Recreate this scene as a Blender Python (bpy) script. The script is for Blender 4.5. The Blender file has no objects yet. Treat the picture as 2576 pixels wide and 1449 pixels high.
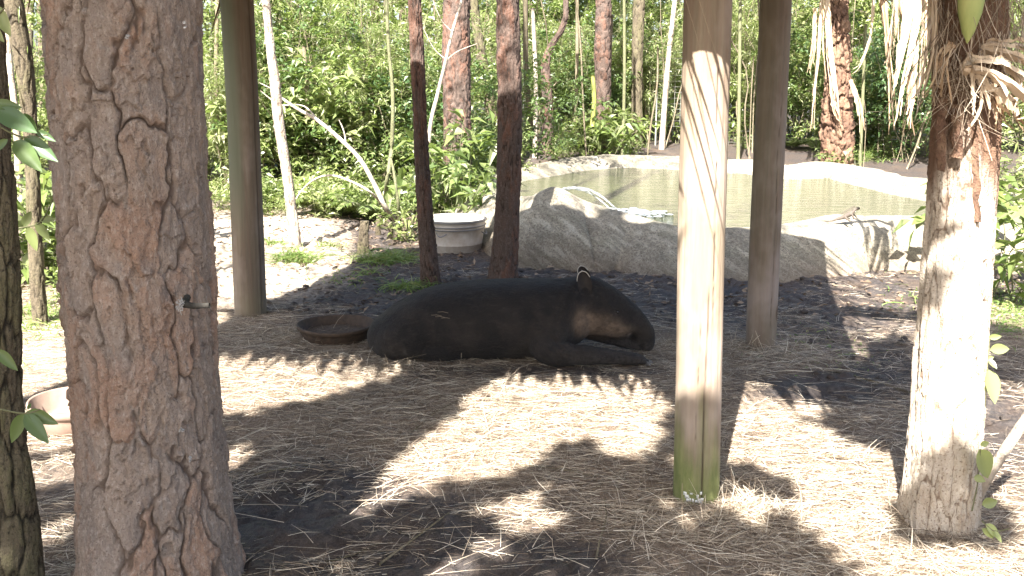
import bpy, math, random
import numpy as np
from mathutils import Vector
R = math.radians
random.seed(7)
rng = np.random.default_rng(7)
sc = bpy.context.scene
COL = sc.collection

# ------------------------------------------------------------------ camera, world, sun
H, PITCH, F = 1.9, R(12.0), 2474.0          # F in pixels of a 2576 wide picture
cam_d = bpy.data.cameras.new('camera'); cam = bpy.data.objects.new('camera', cam_d); COL.objects.link(cam)
cam.location = (0, 0, H); cam.rotation_euler = (R(90) - PITCH, 0, 0)
cam_d.sensor_width = 36; cam_d.lens = 36 * F / 2576; cam_d.clip_end = 500; cam_d.clip_start = 0.05
sc.camera = cam
SUN_EL, SUN_AZ = R(46), R(18)               # shadows run away from the camera, 18 degrees to the right
world = bpy.data.worlds.new('World'); sc.world = world; world.use_nodes = True
wn = world.node_tree; sky = wn.nodes.new('ShaderNodeTexSky'); sky.sky_type = 'NISHITA'; sky.sun_disc = False
sky.sun_elevation = SUN_EL; sky.sun_rotation = math.pi + SUN_AZ; sky.air_density = 1.0; sky.dust_density = 3.0; sky.ozone_density = 1.0
bg = wn.nodes['Background']; bg.inputs[1].default_value = 0.065
wn.links.new(sky.outputs[0], bg.inputs[0])
sun_d = bpy.data.lights.new('sun', 'SUN'); sun_d.energy = 5.0; sun_d.angle = R(0.53); sun_d.color = (1, .965, .91)
sun = bpy.data.objects.new('sun', sun_d); COL.objects.link(sun)
SD = Vector((math.sin(SUN_AZ) * math.cos(SUN_EL), math.cos(SUN_AZ) * math.cos(SUN_EL), -math.sin(SUN_EL)))
sun.rotation_euler = SD.to_track_quat('-Z', 'Y').to_euler()
sc.view_settings.view_transform = 'Standard'; sc.view_settings.look = 'None'
sc.view_settings.exposure = 2.62; sc.view_settings.gamma = 1
sc.cycles.max_bounces = 7; sc.cycles.diffuse_bounces = 3; sc.cycles.transparent_max_bounces = 6
sc.cycles.sample_clamp_indirect = 8

# ------------------------------------------------------------------ picture <-> place
CP, SP = math.cos(PITCH), math.sin(PITCH)
def ray(px, py):
    a, b = (px - 1288) / F, (724.5 - py) / F
    return Vector((a, CP + b * SP, -SP + b * CP))
def at(px, py, Y):
    d = ray(px, py); return Vector((0, 0, H)) + d * (Y / d.y)
def gnd(px, py, z=0.0):
    d = ray(px, py); return Vector((0, 0, H)) + d * ((z - H) / d.z)
def depth(p): return p[1] * CP + (H - p[2]) * SP
def proj(P):
    P = np.asarray(P, float); x, y, z = P[..., 0], P[..., 1], P[..., 2] - H
    w = y * CP - z * SP; w = np.where(w < .05, .05, w)
    return 1288 + F * x / w, 724.5 - F * (y * SP + z * CP) / w

# ------------------------------------------------------------------ numpy noise
def _h(ix, iy, iz, s):
    n = (ix * 374761393 + iy * 668265263 + iz * 2147483647 + s * 974634777) & 0xffffffff
    n = ((n ^ (n >> 13)) * 1274126177) & 0xffffffff
    n = ((n ^ (n >> 16)) * 2246822519) & 0xffffffff
    return ((n ^ (n >> 15)) & 0xffffff) / float(0xffffff)
def vnoise(x, y, z=0.0, s=0):
    x, y, z = np.broadcast_arrays(np.asarray(x, float), y, z)
    ix, iy, iz = [np.floor(a).astype(np.int64) for a in (x, y, z)]
    fx, fy, fz = x - ix, y - iy, z - iz
    fx, fy, fz = [a * a * (3 - 2 * a) for a in (fx, fy, fz)]
    r = 0
    for a in (0, 1):
        for b in (0, 1):
            for c in (0, 1):
                w = (fx if a else 1 - fx) * (fy if b else 1 - fy) * (fz if c else 1 - fz)
                r = r + w * _h(ix + a, iy + b, iz + c, s)
    return r * 2 - 1
def fbm(x, y, z=0.0, o=4, s=0):
    r, a, f = 0, .5, 1.0
    for i in range(o):
        r = r + a * vnoise(x * f, y * f, z * f, s + i * 17); a *= .5; f *= 2.03
    return r
def voro(x, y, s=0, wrap=None):
    """2D cells; returns F1, F2, random of nearest cell; wrap = period in x (integer)."""
    ix, iy = np.floor(x).astype(np.int64), np.floor(y).astype(np.int64)
    f1 = np.full(x.shape, 9.0); f2 = f1.copy(); cid = np.zeros(x.shape)
    for a in (-1, 0, 1):
        for b in (-1, 0, 1):
            cx, cy = ix + a, iy + b
            hx = cx % wrap if wrap else cx
            px = cx + .5 + .8 * (_h(hx, cy, hx * 0, s) - .5); py = cy + .5 + .85 * (_h(hx, cy, hx * 0, s + 5) - .5)
            d = np.sqrt((x - px) ** 2 + (y - py) ** 2)
            m = d < f1
            f2 = np.where(m, f1, np.minimum(f2, d)); cid = np.where(m, _h(hx, cy, hx * 0, s + 9), cid); f1 = np.where(m, d, f1)
    return f1, f2, cid
def voro_dy(x, y, s, wrap):
    ix, iy = np.floor(x).astype(np.int64), np.floor(y).astype(np.int64); f1 = np.full(x.shape, 9.0); dy = np.zeros(x.shape); dx = dy.copy()
    for a in (-1, 0, 1):
        for b in (-1, 0, 1):
            cx, cy = ix + a, iy + b; hx = cx % wrap
            px = cx + .5 + .8 * (_h(hx, cy, hx * 0, s) - .5); py = cy + .5 + .85 * (_h(hx, cy, hx * 0, s + 5) - .5)
            d = np.sqrt((x - px) ** 2 + (y - py) ** 2); m = d < f1; dy = np.where(m, y - py, dy); dx = np.where(m, x - px, dx); f1 = np.where(m, d, f1)
    return dx, dy
def sstep(a, b, x):
    t = np.clip((x - a) / (b - a), 0, 1); return t * t * (3 - 2 * t)
def inpoly(px, py, poly):
    px = np.asarray(px, float); py = np.asarray(py, float)
    r = np.zeros(px.shape, bool); n = len(poly)
    for i in range(n):
        x1, y1 = poly[i]; x2, y2 = poly[(i + 1) % n]
        c = ((y1 > py) != (y2 > py))
        xx = (x2 - x1) * (py - y1) / ((y2 - y1) if y2 != y1 else 1e-9) + x1
        r ^= c & (px < xx)
    return r

# ------------------------------------------------------------------ mesh helpers
class MB:
    def __init__(s): s.v, s.f, s.at, s.n = [], [], [], 0; s.tv = []
    def add(s, v, f, val=0.0):
        v = np.asarray(v, float).reshape(-1, 3); f = np.asarray(f, np.int64)
        s.v.append(v); s.f.append(f + s.n); s.n += len(v)
        s.tv.append(np.broadcast_to(np.asarray(val, float), (len(v),)).copy())
        return s
    def mesh(s, name, smooth=True, attr=None):
        v = np.concatenate(s.v); me = bpy.data.meshes.new(name)
        me.vertices.add(len(v)); me.vertices.foreach_set('co', v.astype(np.float32).ravel())
        nf = sum(len(f) for f in s.f); cnt = np.concatenate([np.full(len(f), f.shape[1]) for f in s.f])
        idx = np.concatenate([f.ravel() for f in s.f])
        me.loops.add(len(idx)); me.loops.foreach_set('vertex_index', idx.astype(np.int32))
        me.polygons.add(nf); st = np.concatenate([[0], np.cumsum(cnt)[:-1]])
        me.polygons.foreach_set('loop_start', st.astype(np.int32)); me.polygons.foreach_set('loop_total', cnt.astype(np.int32))
        me.update(calc_edges=True)
        me.polygons.foreach_set('use_smooth', np.full(nf, smooth, bool))
        if attr:
            a = me.attributes.new(attr, 'FLOAT', 'POINT'); a.data.foreach_set('value', np.concatenate(s.tv).astype(np.float32))
        return me
def setattr_f(me, name, arr):
    a = me.attributes.new(name, 'FLOAT', 'POINT'); a.data.foreach_set('value', np.asarray(arr, np.float32).ravel())
def link(name, me, mat=None, parent=None, loc=None):
    o = bpy.data.objects.new(name, me); COL.objects.link(o)
    if mat is not None and len(me.materials) == 0: me.materials.append(mat)
    if parent is not None: o.parent = parent
    if loc is not None: o.location = loc
    return o
def tag(o, label=None, cat=None, group=None, kind=None):
    if label: o['label'] = label
    if cat: o['category'] = cat
    if group: o['group'] = group
    if kind: o['kind'] = kind
    return o
def empty(name, loc=(0, 0, 0), **k):
    o = bpy.data.objects.new(name, None); COL.objects.link(o); o.location = loc; o.empty_display_size = .1
    return tag(o, **k)
def part(name, mb, mat, root, smooth=True, label=None, attr=None):
    """mb in world coordinates; root an Empty with a location only"""
    me = mb.mesh(name, smooth, attr) if isinstance(mb, MB) else mb
    me.transform(__import__('mathutils').Matrix.Translation(-Vector(root.location)))
    o = link(name, me, mat, root)
    if label: o['label'] = label
    return o
def grid_faces(nu, nv, wrap=True):
    """nu around, nv along"""
    u = np.arange(nu if wrap else nu - 1); v = np.arange(nv - 1)
    U, V = np.meshgrid(u, v); U2 = (U + 1) % nu
    return np.stack([V * nu + U, V * nu + U2, (V + 1) * nu + U2, (V + 1) * nu + U], -1).reshape(-1, 4)
def catmull(P, n, closed=False):
    P = np.asarray(P, float); m = len(P)
    if closed: idx = lambda i: i % m; segs = m
    else: idx = lambda i: min(max(i, 0), m - 1); segs = m - 1
    t = np.linspace(0, segs, n, endpoint=not closed); out = np.zeros((n, P.shape[1]))
    for k, tt in enumerate(t):
        i = min(int(tt), segs - 1); f = tt - i
        a, b, c, d = P[idx(i - 1)], P[idx(i)], P[idx(i + 1)], P[idx(i + 2)]
        out[k] = .5 * ((2 * b) + (-a + c) * f + (2 * a - 5 * b + 4 * c - d) * f * f + (-a + 3 * b - 3 * c + d) * f ** 3)
    return out
def tube(path, rad, nu=8, caps=True, ry=None, up=(0, 0, 1), disp=None):
    """generic tube along a path; rad radius per point. returns v, quads(list)"""
    P = np.asarray(path, float); n = len(P); rad = np.broadcast_to(np.asarray(rad, float), (n,))
    T = np.gradient(P, axis=0); T /= np.linalg.norm(T, axis=1)[:, None] + 1e-9
    up = np.array(up, float)
    A = np.cross(T, up); bad = np.linalg.norm(A, axis=1) < .15
    if bad.any(): A[bad] = np.cross(T[bad], np.array([0.0, 1.0, 0.0]))
    A /= np.linalg.norm(A, axis=1)[:, None] + 1e-9; B = np.cross(A, T)
    th = np.linspace(0, 2 * math.pi, nu, endpoint=False)
    rb = rad if ry is None else np.broadcast_to(np.asarray(ry, float), (n,))
    V = P[:, None, :] + A[:, None, :] * (rad[:, None] * np.cos(th))[..., None] + B[:, None, :] * (rb[:, None] * np.sin(th))[..., None]
    return V.reshape(-1, 3), grid_faces(nu, n)
def add_tube(mb, path, rad, nu=6, val=0.0, **k):
    v, f = tube(path, rad, nu, **k); mb.add(v, f, val); n = len(path)
    base = mb.n - len(v)
    for ring, rev in ((0, True), (n - 1, False)):
        ids = np.arange(nu) + ring * nu
        ids = ids[::-1] if not rev else ids
        mb.f.append((ids + base).reshape(1, -1))
    return mb
def add_box(mb, c, s, rz=0.0, val=0.0):
    x, y, z = [a / 2 for a in s]
    v = np.array([[-x, -y, -z], [x, -y, -z], [x, y, -z], [-x, y, -z], [-x, -y, z], [x, -y, z], [x, y, z], [-x, y, z]])
    cz, sz = math.cos(rz), math.sin(rz)
    v = np.stack([v[:, 0] * cz - v[:, 1] * sz, v[:, 0] * sz + v[:, 1] * cz, v[:, 2]], -1) + np.array(c)
    return mb.add(v, [[3, 2, 1, 0], [4, 5, 6, 7], [0, 1, 5, 4], [1, 2, 6, 5], [2, 3, 7, 6], [3, 0, 4, 7]], val)
def lathe(prof, nu=48, c=(0, 0, 0), sx=1.0, sy=1.0):
    prof = np.array(prof, float); th = np.linspace(0, 2 * math.pi, nu, endpoint=False)
    V = np.stack([prof[:, 0, None] * np.cos(th) * sx, prof[:, 0, None] * np.sin(th) * sy, np.repeat(prof[:, 1, None], nu, 1)], -1)
    return V.reshape(-1, 3) + np.array(c), grid_faces(nu, len(prof))
def nrm(a): return a / (np.linalg.norm(a, axis=-1, keepdims=True) + 1e-9)
def leaves(mb, P, D, L, W, droop=.25, simple=False):
    """leaf blades: base P, direction D, length L, width W"""
    P = np.asarray(P, float); n = len(P); D = nrm(np.asarray(D, float))
    L = np.broadcast_to(np.asarray(L, float), (n,))[:, None]; W = np.broadcast_to(np.asarray(W, float), (n,))[:, None]
    S = nrm(np.cross(D, rng.normal(0, .35, (n, 3)) + [0, 0, 1])); N = np.cross(S, D)
    dz = np.array([0, 0, 1.0])
    if simple:
        v = np.stack([P, P + D * L * .45 - S * W * .5 + N * W * .15, P + D * L - dz * L * droop, P + D * L * .45 + S * W * .5 + N * W * .15], 1)
        b = np.arange(n)[:, None] * 4; f = np.concatenate([b + [0, 1, 2], b + [0, 2, 3]])
    else:
        mid = P + D * L * .5 - dz * L * droop * .2
        v = np.stack([P, P + D * L * .38 - S * W * .5 + N * W * .2, mid, P + D * L * .38 + S * W * .5 + N * W * .2, P + D * L - dz * L * droop], 1)
        b = np.arange(n)[:, None] * 5; f = np.concatenate([b + [0, 1, 2], b + [1, 4, 2], b + [0, 2, 3], b + [2, 4, 3]])
    mb.add(v.reshape(-1, 3), f); return mb
def ribbons(mb, P0, dirs, L, w, curl, seg=3, vals=None):
    """thin strands: start P0, direction, sideways curl vector"""
    n = len(P0); t = np.linspace(0, 1, seg + 1)
    L = np.asarray(L)[:, None, None]; w = np.asarray(w)[:, None, None]
    C = P0[:, None, :] + dirs[:, None, :] * L * t[None, :, None] + curl[:, None, :] * L * (t ** 2)[None, :, None]
    T = nrm(dirs[:, None, :] + 2 * curl[:, None, :] * t[None, :, None])
    S = nrm(np.cross(T, rng.normal(0, .5, (n, 1, 3)) + [0, 0, 1.0]))
    ww = w * (1 - .55 * t[None, :, None])
    V = np.stack([C - S * ww * .5, C + S * ww * .5], 2).reshape(n, -1, 3)
    b = (np.arange(n) * (2 * (seg + 1)))[:, None, None]
    q = np.array([[2 * i, 2 * i + 1, 2 * i + 3, 2 * i + 2] for i in range(seg)])[None]
    val = 0.0 if vals is None else np.repeat(vals, 2 * (seg + 1))
    mb.add(V.reshape(-1, 3), (b + q).reshape(-1, 4), val); return mb

# ------------------------------------------------------------------ materials
class NT:
    def __init__(s, name, rough=.8, spec=.3):
        s.m = bpy.data.materials.new(name); s.m.use_nodes = True; s.t = s.m.node_tree
        s.b = s.t.nodes['Principled BSDF']; s.b.inputs['Roughness'].default_value = rough
        s.b.inputs['Specular IOR Level'].default_value = spec; s.out = s.t.nodes['Material Output']
        s.co = s.t.nodes.new('ShaderNodeTexCoord')
    def n(s, t, **k):
        x = s.t.nodes.new(t)
        for a, b in k.items(): setattr(x, a, b)
        return x
    def l(s, a, b): s.t.links.new(a, b)
    def coord(s, scale=(1, 1, 1), which='Object'):
        m = s.n('ShaderNodeMapping'); m.inputs['Scale'].default_value = scale; s.l(s.co.outputs[which], m.inputs[0]); return m.outputs[0]
    def noise(s, scale, detail=4, rough=.6, stretch=(1, 1, 1), dist=0.0):
        x = s.n('ShaderNodeTexNoise'); x.inputs['Scale'].default_value = scale; x.inputs['Detail'].default_value = detail
        x.inputs['Roughness'].default_value = rough; x.inputs['Distortion'].default_value = dist
        s.l(s.coord(stretch), x.inputs['Vector']); return x.outputs['Fac']
    def ramp(s, fac, stops):
        r = s.n('ShaderNodeValToRGB'); e = r.color_ramp.elements
        while len(e) < len(stops): e.new(.5)
        for el, (p, c) in zip(e, stops): el.position = p; el.color = (*c, 1) if len(c) == 3 else c
        s.l(fac, r.inputs[0]); return r.outputs[0]
    def mask(s, fac, a, b):
        return s.ramp(fac, [(a, (0, 0, 0)), (b, (1, 1, 1))])
    def mix(s, fac, a, b, mode='MIX'):
        x = s.n('ShaderNodeMix', data_type='RGBA', blend_type=mode)
        if isinstance(fac, (int, float)): x.inputs[0].default_value = fac
        else: s.l(fac, x.inputs[0])
        for i, c in ((6, a), (7, b)):
            if isinstance(c, tuple): x.inputs[i].default_value = (*c, 1)
            else: s.l(c, x.inputs[i])
        return x.outputs[2]
    def math(s, op, a, b):
        x = s.n('ShaderNodeMath', operation=op)
        for i, c in ((0, a), (1, b)):
            if isinstance(c, (int, float)): x.inputs[i].default_value = c
            else: s.l(c, x.inputs[i])
        return x.outputs[0]
    def attr(s, name): return s.n('ShaderNodeAttribute', attribute_name=name).outputs['Fac']
    def island(s): return s.n('ShaderNodeNewGeometry').outputs['Random Per Island']
    def objrnd(s): return s.n('ShaderNodeObjectInfo').outputs['Random']
    def color(s, c):
        if isinstance(c, tuple): s.b.inputs['Base Color'].default_value = (*c, 1)
        else: s.l(c, s.b.inputs['Base Color'])
        return s
    def bump(s, h, dist=.01, strength=1.0):
        x = s.n('ShaderNodeBump'); x.inputs['Distance'].default_value = dist; x.inputs['Strength'].default_value = strength
        s.l(h, x.inputs['Height']); s.l(x.outputs[0], s.b.inputs['Normal']); return s
    def translucent(s, c, fac):
        t = s.n('ShaderNodeBsdfTranslucent'); 
        if isinstance(c, tuple): t.inputs[0].default_value = (*c, 1)
        else: s.l(c, t.inputs[0])
        m = s.n('ShaderNodeMixShader'); m.inputs[0].default_value = fac
        s.l(s.b.outputs[0], m.inputs[1]); s.l(t.outputs[0], m.inputs[2]); s.l(m.outputs[0], s.out.inputs[0]); return s

def leaf_mat(name, cols, rough=.36, tr=.44, spec=.6):
    m = NT(name, rough, spec)
    c = m.ramp(m.island(), [(i / (len(cols) - 1), c) for i, c in enumerate(cols)])
    c2 = m.mix(m.math('MULTIPLY', m.objrnd(), .35), c, (.16, .19, .04))
    m.color(c2); tc = m.mix(.5, c2, (.30, .42, .05)); m.translucent(tc, tr); return m.m
def simple_dry():
    m = NT('leaf_dry', .8, .2); m.color(m.ramp(m.island(), [(0, (.07, .05, .035)), (.5, (.16, .11, .075)), (1, (.27, .2, .14))])); return m.m
M_leaf = leaf_mat('leaf_mid_green', [(.08, .125, .045), (.13, .18, .06), (.18, .235, .075), (.26, .3, .13), (.11, .14, .06), (.42, .42, .28)])
M_leaf_pale = leaf_mat('leaf_pale_green', [(.14, .19, .07), (.22, .27, .1), (.34, .37, .17), (.2, .23, .09), (.5, .48, .33)], .36, .42)
M_leaf_dark = leaf_mat('leaf_dark_green', [(.035, .07, .03), (.05, .1, .035), (.08, .135, .05)], .4, .3)
M_leaf_dry = simple_dry()
M_leaf_far = leaf_mat('leaf_far_mass', [(.06, .10, .04), (.10, .16, .05), (.16, .22, .08), (.26, .30, .13), (.07, .11, .04)], .45, .4)
M_grass = leaf_mat('grass_blades', [(.07, .14, .03), (.12, .22, .04), (.2, .28, .08), (.34, .32, .15)], .5, .35)

def straw_mat():
    m = NT('straw', .6, .25); c = m.ramp(m.attr('rnd'), [(0, (.085, .06, .045)), (.25, (.17, .125, .09)), (.5, (.34, .27, .195)), (.78, (.56, .47, .36)), (1, (.76, .69, .56))])
    m.color(c); m.translucent(c, .15); return m.m
M_straw = straw_mat()
def ground_mat():
    m = NT('soil_and_litter', .85, .25)
    n1 = m.noise(3.0, 6, .65); n2 = m.noise(28, 6, .7); n3 = m.noise(120, 3, .7, dist=.5); fib = m.noise(60, 4, .7, (1, .18, 1), 1.5)
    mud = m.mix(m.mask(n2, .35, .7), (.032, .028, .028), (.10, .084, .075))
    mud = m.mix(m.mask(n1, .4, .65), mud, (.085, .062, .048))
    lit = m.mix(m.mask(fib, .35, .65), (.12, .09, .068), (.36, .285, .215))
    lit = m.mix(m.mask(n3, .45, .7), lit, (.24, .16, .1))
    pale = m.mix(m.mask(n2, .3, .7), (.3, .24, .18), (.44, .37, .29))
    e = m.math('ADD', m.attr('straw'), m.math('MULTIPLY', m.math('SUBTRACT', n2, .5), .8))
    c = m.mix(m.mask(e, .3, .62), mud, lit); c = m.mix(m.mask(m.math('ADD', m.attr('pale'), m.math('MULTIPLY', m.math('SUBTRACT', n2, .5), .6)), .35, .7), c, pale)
    m.color(c); rr = m.mix(m.mask(e, .3, .6), (.55, .55, .55), (.9, .9, .9)); m.l(rr, m.b.inputs['Roughness'])
    m.bump(m.math('ADD', m.math('MULTIPLY', n2, .6), m.math('ADD', n3, fib)), .012, .9); return m.m
M_ground = ground_mat()
def bark_mat(name, plate, plate2, rust, crack, fine=60, orange=.5, light=None):
    m = NT(name, .88, .2)
    n1 = m.noise(fine, 6, .7, (1, 1, .45)); n2 = m.noise(9, 4, .6, (1, 1, .5)); n3 = m.noise(4, 3, .6, (1, 1, .6))
    c = m.mix(m.mask(n2, .38, .62), plate, plate2)
    c = m.mix(m.math('MULTIPLY', m.mask(m.math('ADD', m.math('MULTIPLY', m.attr('plate'), .35), m.math('MULTIPLY', n3, .9)), .62, .78), orange), c, rust)
    c = m.mix(m.math('MULTIPLY', m.mask(n1, .5, .72), .55), c, light or tuple(min(1, a * 1.7) for a in plate))
    c = m.mix(m.math('MULTIPLY', m.mask(m.noise(fine * 1.7, 3, .6), .28, .45), 1.0), (crack), c)
    c = m.mix(m.attr('upper'), c, (.17, .10, .065)); c = m.mix(m.mask(m.attr('crack'), 0, .55), crack, c)
    m.color(c); m.bump(m.math('ADD', n1, m.math('ADD', m.noise(fine * 2.5, 3, .6), m.noise(fine * .45, 5, .7, (1, 1, .5)))), .010, 1.0); return m.m
M_bark_big = bark_mat('pine_bark_plates', (.32, .25, .205), (.25, .205, .18), (.37, .215, .14), (.165, .12, .095), 75, .55, (.58, .52, .47))
M_bark_pine = bark_mat('pine_bark_red', (.125, .085, .068), (.095, .07, .058), (.19, .09, .058), (.045, .032, .026), 60, .6, (.24, .19, .16))
M_bark_dark = bark_mat('mossy_dark_bark', (.1, .08, .055), (.13, .11, .07), (.1, .1, .04), (.03, .025, .018), 40, .4)
M_bark_palm = bark_mat('palm_bark', (.58, .5, .41), (.5, .42, .33), (.38, .28, .2), (.2, .14, .1), 60, .4, (.68, .62, .54))
M_bark_boots = bark_mat('palm_boots', (.17, .1, .065), (.12, .07, .05), (.3, .2, .13), (.04, .025, .018), 40, .6)
M_bark_white = bark_mat('pale_smooth_bark', (.42, .36, .29), (.3, .25, .2), (.24, .18, .12), (.14, .1, .07), 22, .5, (.55, .5, .42))
M_stem = bark_mat('thin_stem', (.2, .165, .11), (.15, .125, .08), (.15, .11, .07), (.07, .055, .04), 30, .3, (.3, .26, .19))
M_stem_g = bark_mat('green_stem', (.13, .135, .07), (.17, .165, .09), (.15, .12, .07), (.08, .075, .045), 30, .3, (.2, .2, .12))
def wood_mat():
    m = NT('weathered_post_wood', .8, .22)
    g = m.noise(14, 5, .65, (1, 1, .06), .6); g2 = m.noise(70, 4, .7, (1, 1, .04)); bl = m.noise(2.6, 4, .6, (1, 1, .6))
    c = m.mix(m.mask(g, .35, .68), (.125, .10, .075), (.205, .17, .125)); c = m.mix(m.math('MULTIPLY', m.mask(g2, .4, .62), .5), c, (.16, .11, .085))
    c = m.mix(m.math('MULTIPLY', m.mask(bl, .45, .65), .5), c, (.36, .3, .27))
    kn = m.n('ShaderNodeTexVoronoi'); kn.inputs['Scale'].default_value = 3.0; m.l(m.coord((1, 1, .55)), kn.inputs['Vector'])
    c = m.mix(m.mask(kn.outputs['Distance'], .07, .13), (.08, .05, .035), c)
    green = m.mix(m.mask(m.noise(20, 4, .7, (1, 1, .3)), .35, .65), (.12, .145, .05), (.2, .215, .085))
    c = m.mix(m.attr('pale'), c, m.mix(1.0, c, (1.4, 1.38, 1.33), 'MULTIPLY')); c = m.mix(m.attr('algae'), c, green); c = m.mix(m.attr('crack'), c, (.05, .035, .028)); c = m.mix(m.attr('olive'), c, (.12, .125, .085))  # 'pale' lightens the sunlit post's wood colour to stand for stronger sun
    m.color(c); m.bump(m.math('ADD', g2, m.math('MULTIPLY', g, .6)), .004, .8); return m.m
M_post = wood_mat()
def concrete_mat():
    m = NT('pond_concrete', .85, .25)
    n = m.noise(30, 6, .8, (1, 1, 1), .8); n2 = m.noise(2.2, 4, .6); sp = m.noise(70, 3, .7)
    stn = m.n('ShaderNodeTexNoise'); stn.inputs['Scale'].default_value = 6.5; stn.inputs['Detail'].default_value = 6; stn.inputs['Roughness'].default_value = .7
    mp = m.n('ShaderNodeMapping'); mp.inputs['Rotation'].default_value = (0, R(-38), 0); m.l(m.co.outputs['Object'], mp.inputs[0])
    mp2 = m.n('ShaderNodeMapping'); mp2.inputs['Scale'].default_value = (.22, .5, 1.6); m.l(mp.outputs[0], mp2.inputs[0]); m.l(mp2.outputs[0], stn.inputs['Vector']); st = stn.outputs['Fac']
    c = m.mix(m.mask(n, .36, .62), (.14, .12, .09), (.40, .35, .265)); c = m.mix(m.math('MULTIPLY', m.mask(n2, .45, .65), .45), c, (.24, .23, .16))
    c = m.mix(m.math('MULTIPLY', m.mask(st, .5, .62), .6), c, (.55, .5, .4)); c = m.mix(m.math('MULTIPLY', m.mask(st, .47, .36), .6) if False else m.math('MULTIPLY', m.mask(m.math('SUBTRACT', 1.0, st), .52, .66), .55), c, (.13, .12, .10)); c = m.mix(m.mask(sp, .36, .46), (.10, .088, .072), c)
    low = m.attr('low'); c = m.mix(m.math('MULTIPLY', low, .65), c, (.16, .115, .085)); m.color(c)
    m.bump(m.math('ADD', m.math('ADD', n, sp), st), .02, .9); return m.m
M_concrete = concrete_mat()
def water_mat(name, c, rough=.07, wave=.012):
    m = NT(name, rough, .5); m.color(m.mix(m.mask(m.noise(.9, 3, .6), .35, .7), c, tuple(a * 1.25 for a in c)))
    w = m.noise(2.6, 4, .6, (1, 2.6, 1), .6); w2 = m.noise(9, 3, .6, (1, 3.2, 1)); m.bump(m.math('ADD', w, m.math('MULTIPLY', w2, .35)), wave, 1.0); return m.m
M_water = water_mat('murky_olive_water', (.052, .056, .026), .07, .09)
M_tubwater = water_mat('tub_water', (.6, .66, .62), .06, .004)
def simple(name, c, rough=.6, spec=.4, c2=None, sc_=20, bump=.002, st=(1, 1, 1)):
    m = NT(name, rough, spec); n = m.noise(sc_, 5, .65, st); m.color(m.mix(m.mask(n, .35, .68), c, c2 or tuple(a * .7 for a in c))); m.bump(n, bump, .6); return m.m
M_foam = simple('white_water', (.6, .62, .6), .2, .5, (.4, .43, .42), 60, .01); M_foam.node_tree.nodes['Principled BSDF'].inputs['Transmission Weight'].default_value = .5
M_tub = simple('tub_enamel', (.42, .38, .34), .55, .4, (.27, .23, .19), 7)
M_tub_in = simple('tub_grey_rib', (.16, .16, .17), .5, .4)
M_rubber = simple('rubber_bowl', (.05, .037, .028), .75, .3, (.09, .06, .042), 26, .004)
M_feed = simple('bowl_contents', (.13, .1, .07), .9, .2, (.07, .05, .04), 60, .01)
M_pinktub = simple('tan_plastic', (.33, .24, .19), .6, .3, (.22, .15, .11), 6)
M_dead = simple('dead_frond', (.52, .4, .27), .75, .2, (.36, .24, .15), 14, .01, (1, 1, .25))
M_deadpale = simple('dead_frond_pale', (.56, .45, .33), .75, .2, (.38, .28, .19), 12, .01, (1, 1, .25))
M_thatch = simple('thatch', (.22, .16, .09), .9, .1, (.12, .085, .05), 30, .02, (1, 1, .2))
M_wire = simple('galvanised_wire', (.2, .2, .17), .5, .5)
M_hoof = simple('hoof', (.10, .085, .075), .55, .4, (.17, .15, .13), 50)
M_resin = simple('resin', (.42, .41, .4), .6, .4, (.3, .29, .28), 80)
M_white = simple('white_marks', (.7, .7, .68), .7, .3, (.5, .5, .48), 60)
M_sheath = simple('green_sheath', (.2, .28, .08), .45, .4, (.34, .36, .13), 8, .003, (1, 1, .2))
M_yellow = simple('yellow_bamboo', (.24, .24, .07), .5, .4, (.18, .2, .05), 10)

# ------------------------------------------------------------------ ground
def terrain(x, y):
    x = np.asarray(x, float); y = np.asarray(y, float)
    z = .5 * sstep(17.5, 24, y) + .25 * sstep(25, 60, y) + .05 * fbm(x * .35, y * .35, s=3, o=3)
    z = z * sstep(2, 12, y) + .018 * fbm(x * 1.3, y * 1.3, s=5, o=3)
    return z
def G(*px):
    """straw cover wanted at a spot, given in picture pixels of the ground there"""
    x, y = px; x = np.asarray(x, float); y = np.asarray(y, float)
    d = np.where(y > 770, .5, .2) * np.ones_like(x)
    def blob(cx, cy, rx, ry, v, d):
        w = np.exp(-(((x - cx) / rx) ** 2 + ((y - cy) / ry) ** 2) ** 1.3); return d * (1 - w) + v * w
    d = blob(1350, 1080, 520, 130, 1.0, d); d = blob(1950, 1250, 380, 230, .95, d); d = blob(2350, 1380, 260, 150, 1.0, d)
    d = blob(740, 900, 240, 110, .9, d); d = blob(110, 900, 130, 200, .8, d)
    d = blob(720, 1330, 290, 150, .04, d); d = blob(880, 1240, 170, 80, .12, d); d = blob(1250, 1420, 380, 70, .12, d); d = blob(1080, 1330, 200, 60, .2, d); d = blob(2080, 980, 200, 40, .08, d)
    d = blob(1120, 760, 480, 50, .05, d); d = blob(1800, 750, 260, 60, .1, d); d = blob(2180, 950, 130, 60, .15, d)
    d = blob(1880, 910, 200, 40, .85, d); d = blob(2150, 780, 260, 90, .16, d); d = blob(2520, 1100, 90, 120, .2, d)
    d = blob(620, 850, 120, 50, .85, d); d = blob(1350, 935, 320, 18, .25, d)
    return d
def axis(lo, a, b, hi, step, n1, n2):
    mid = np.arange(a, b, step)
    def out(s, e, n):
        t = np.linspace(0, 1, n + 1)[1:]; k = abs(e - s) / step
        g = max(1.0, k); p = math.log(g) / math.log(n) if n > 1 else 1
        return s + (e - s) * t ** max(1.3, p)
    return np.concatenate([out(a, lo, n1)[::-1], mid, out(b, hi, n2)])
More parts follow.
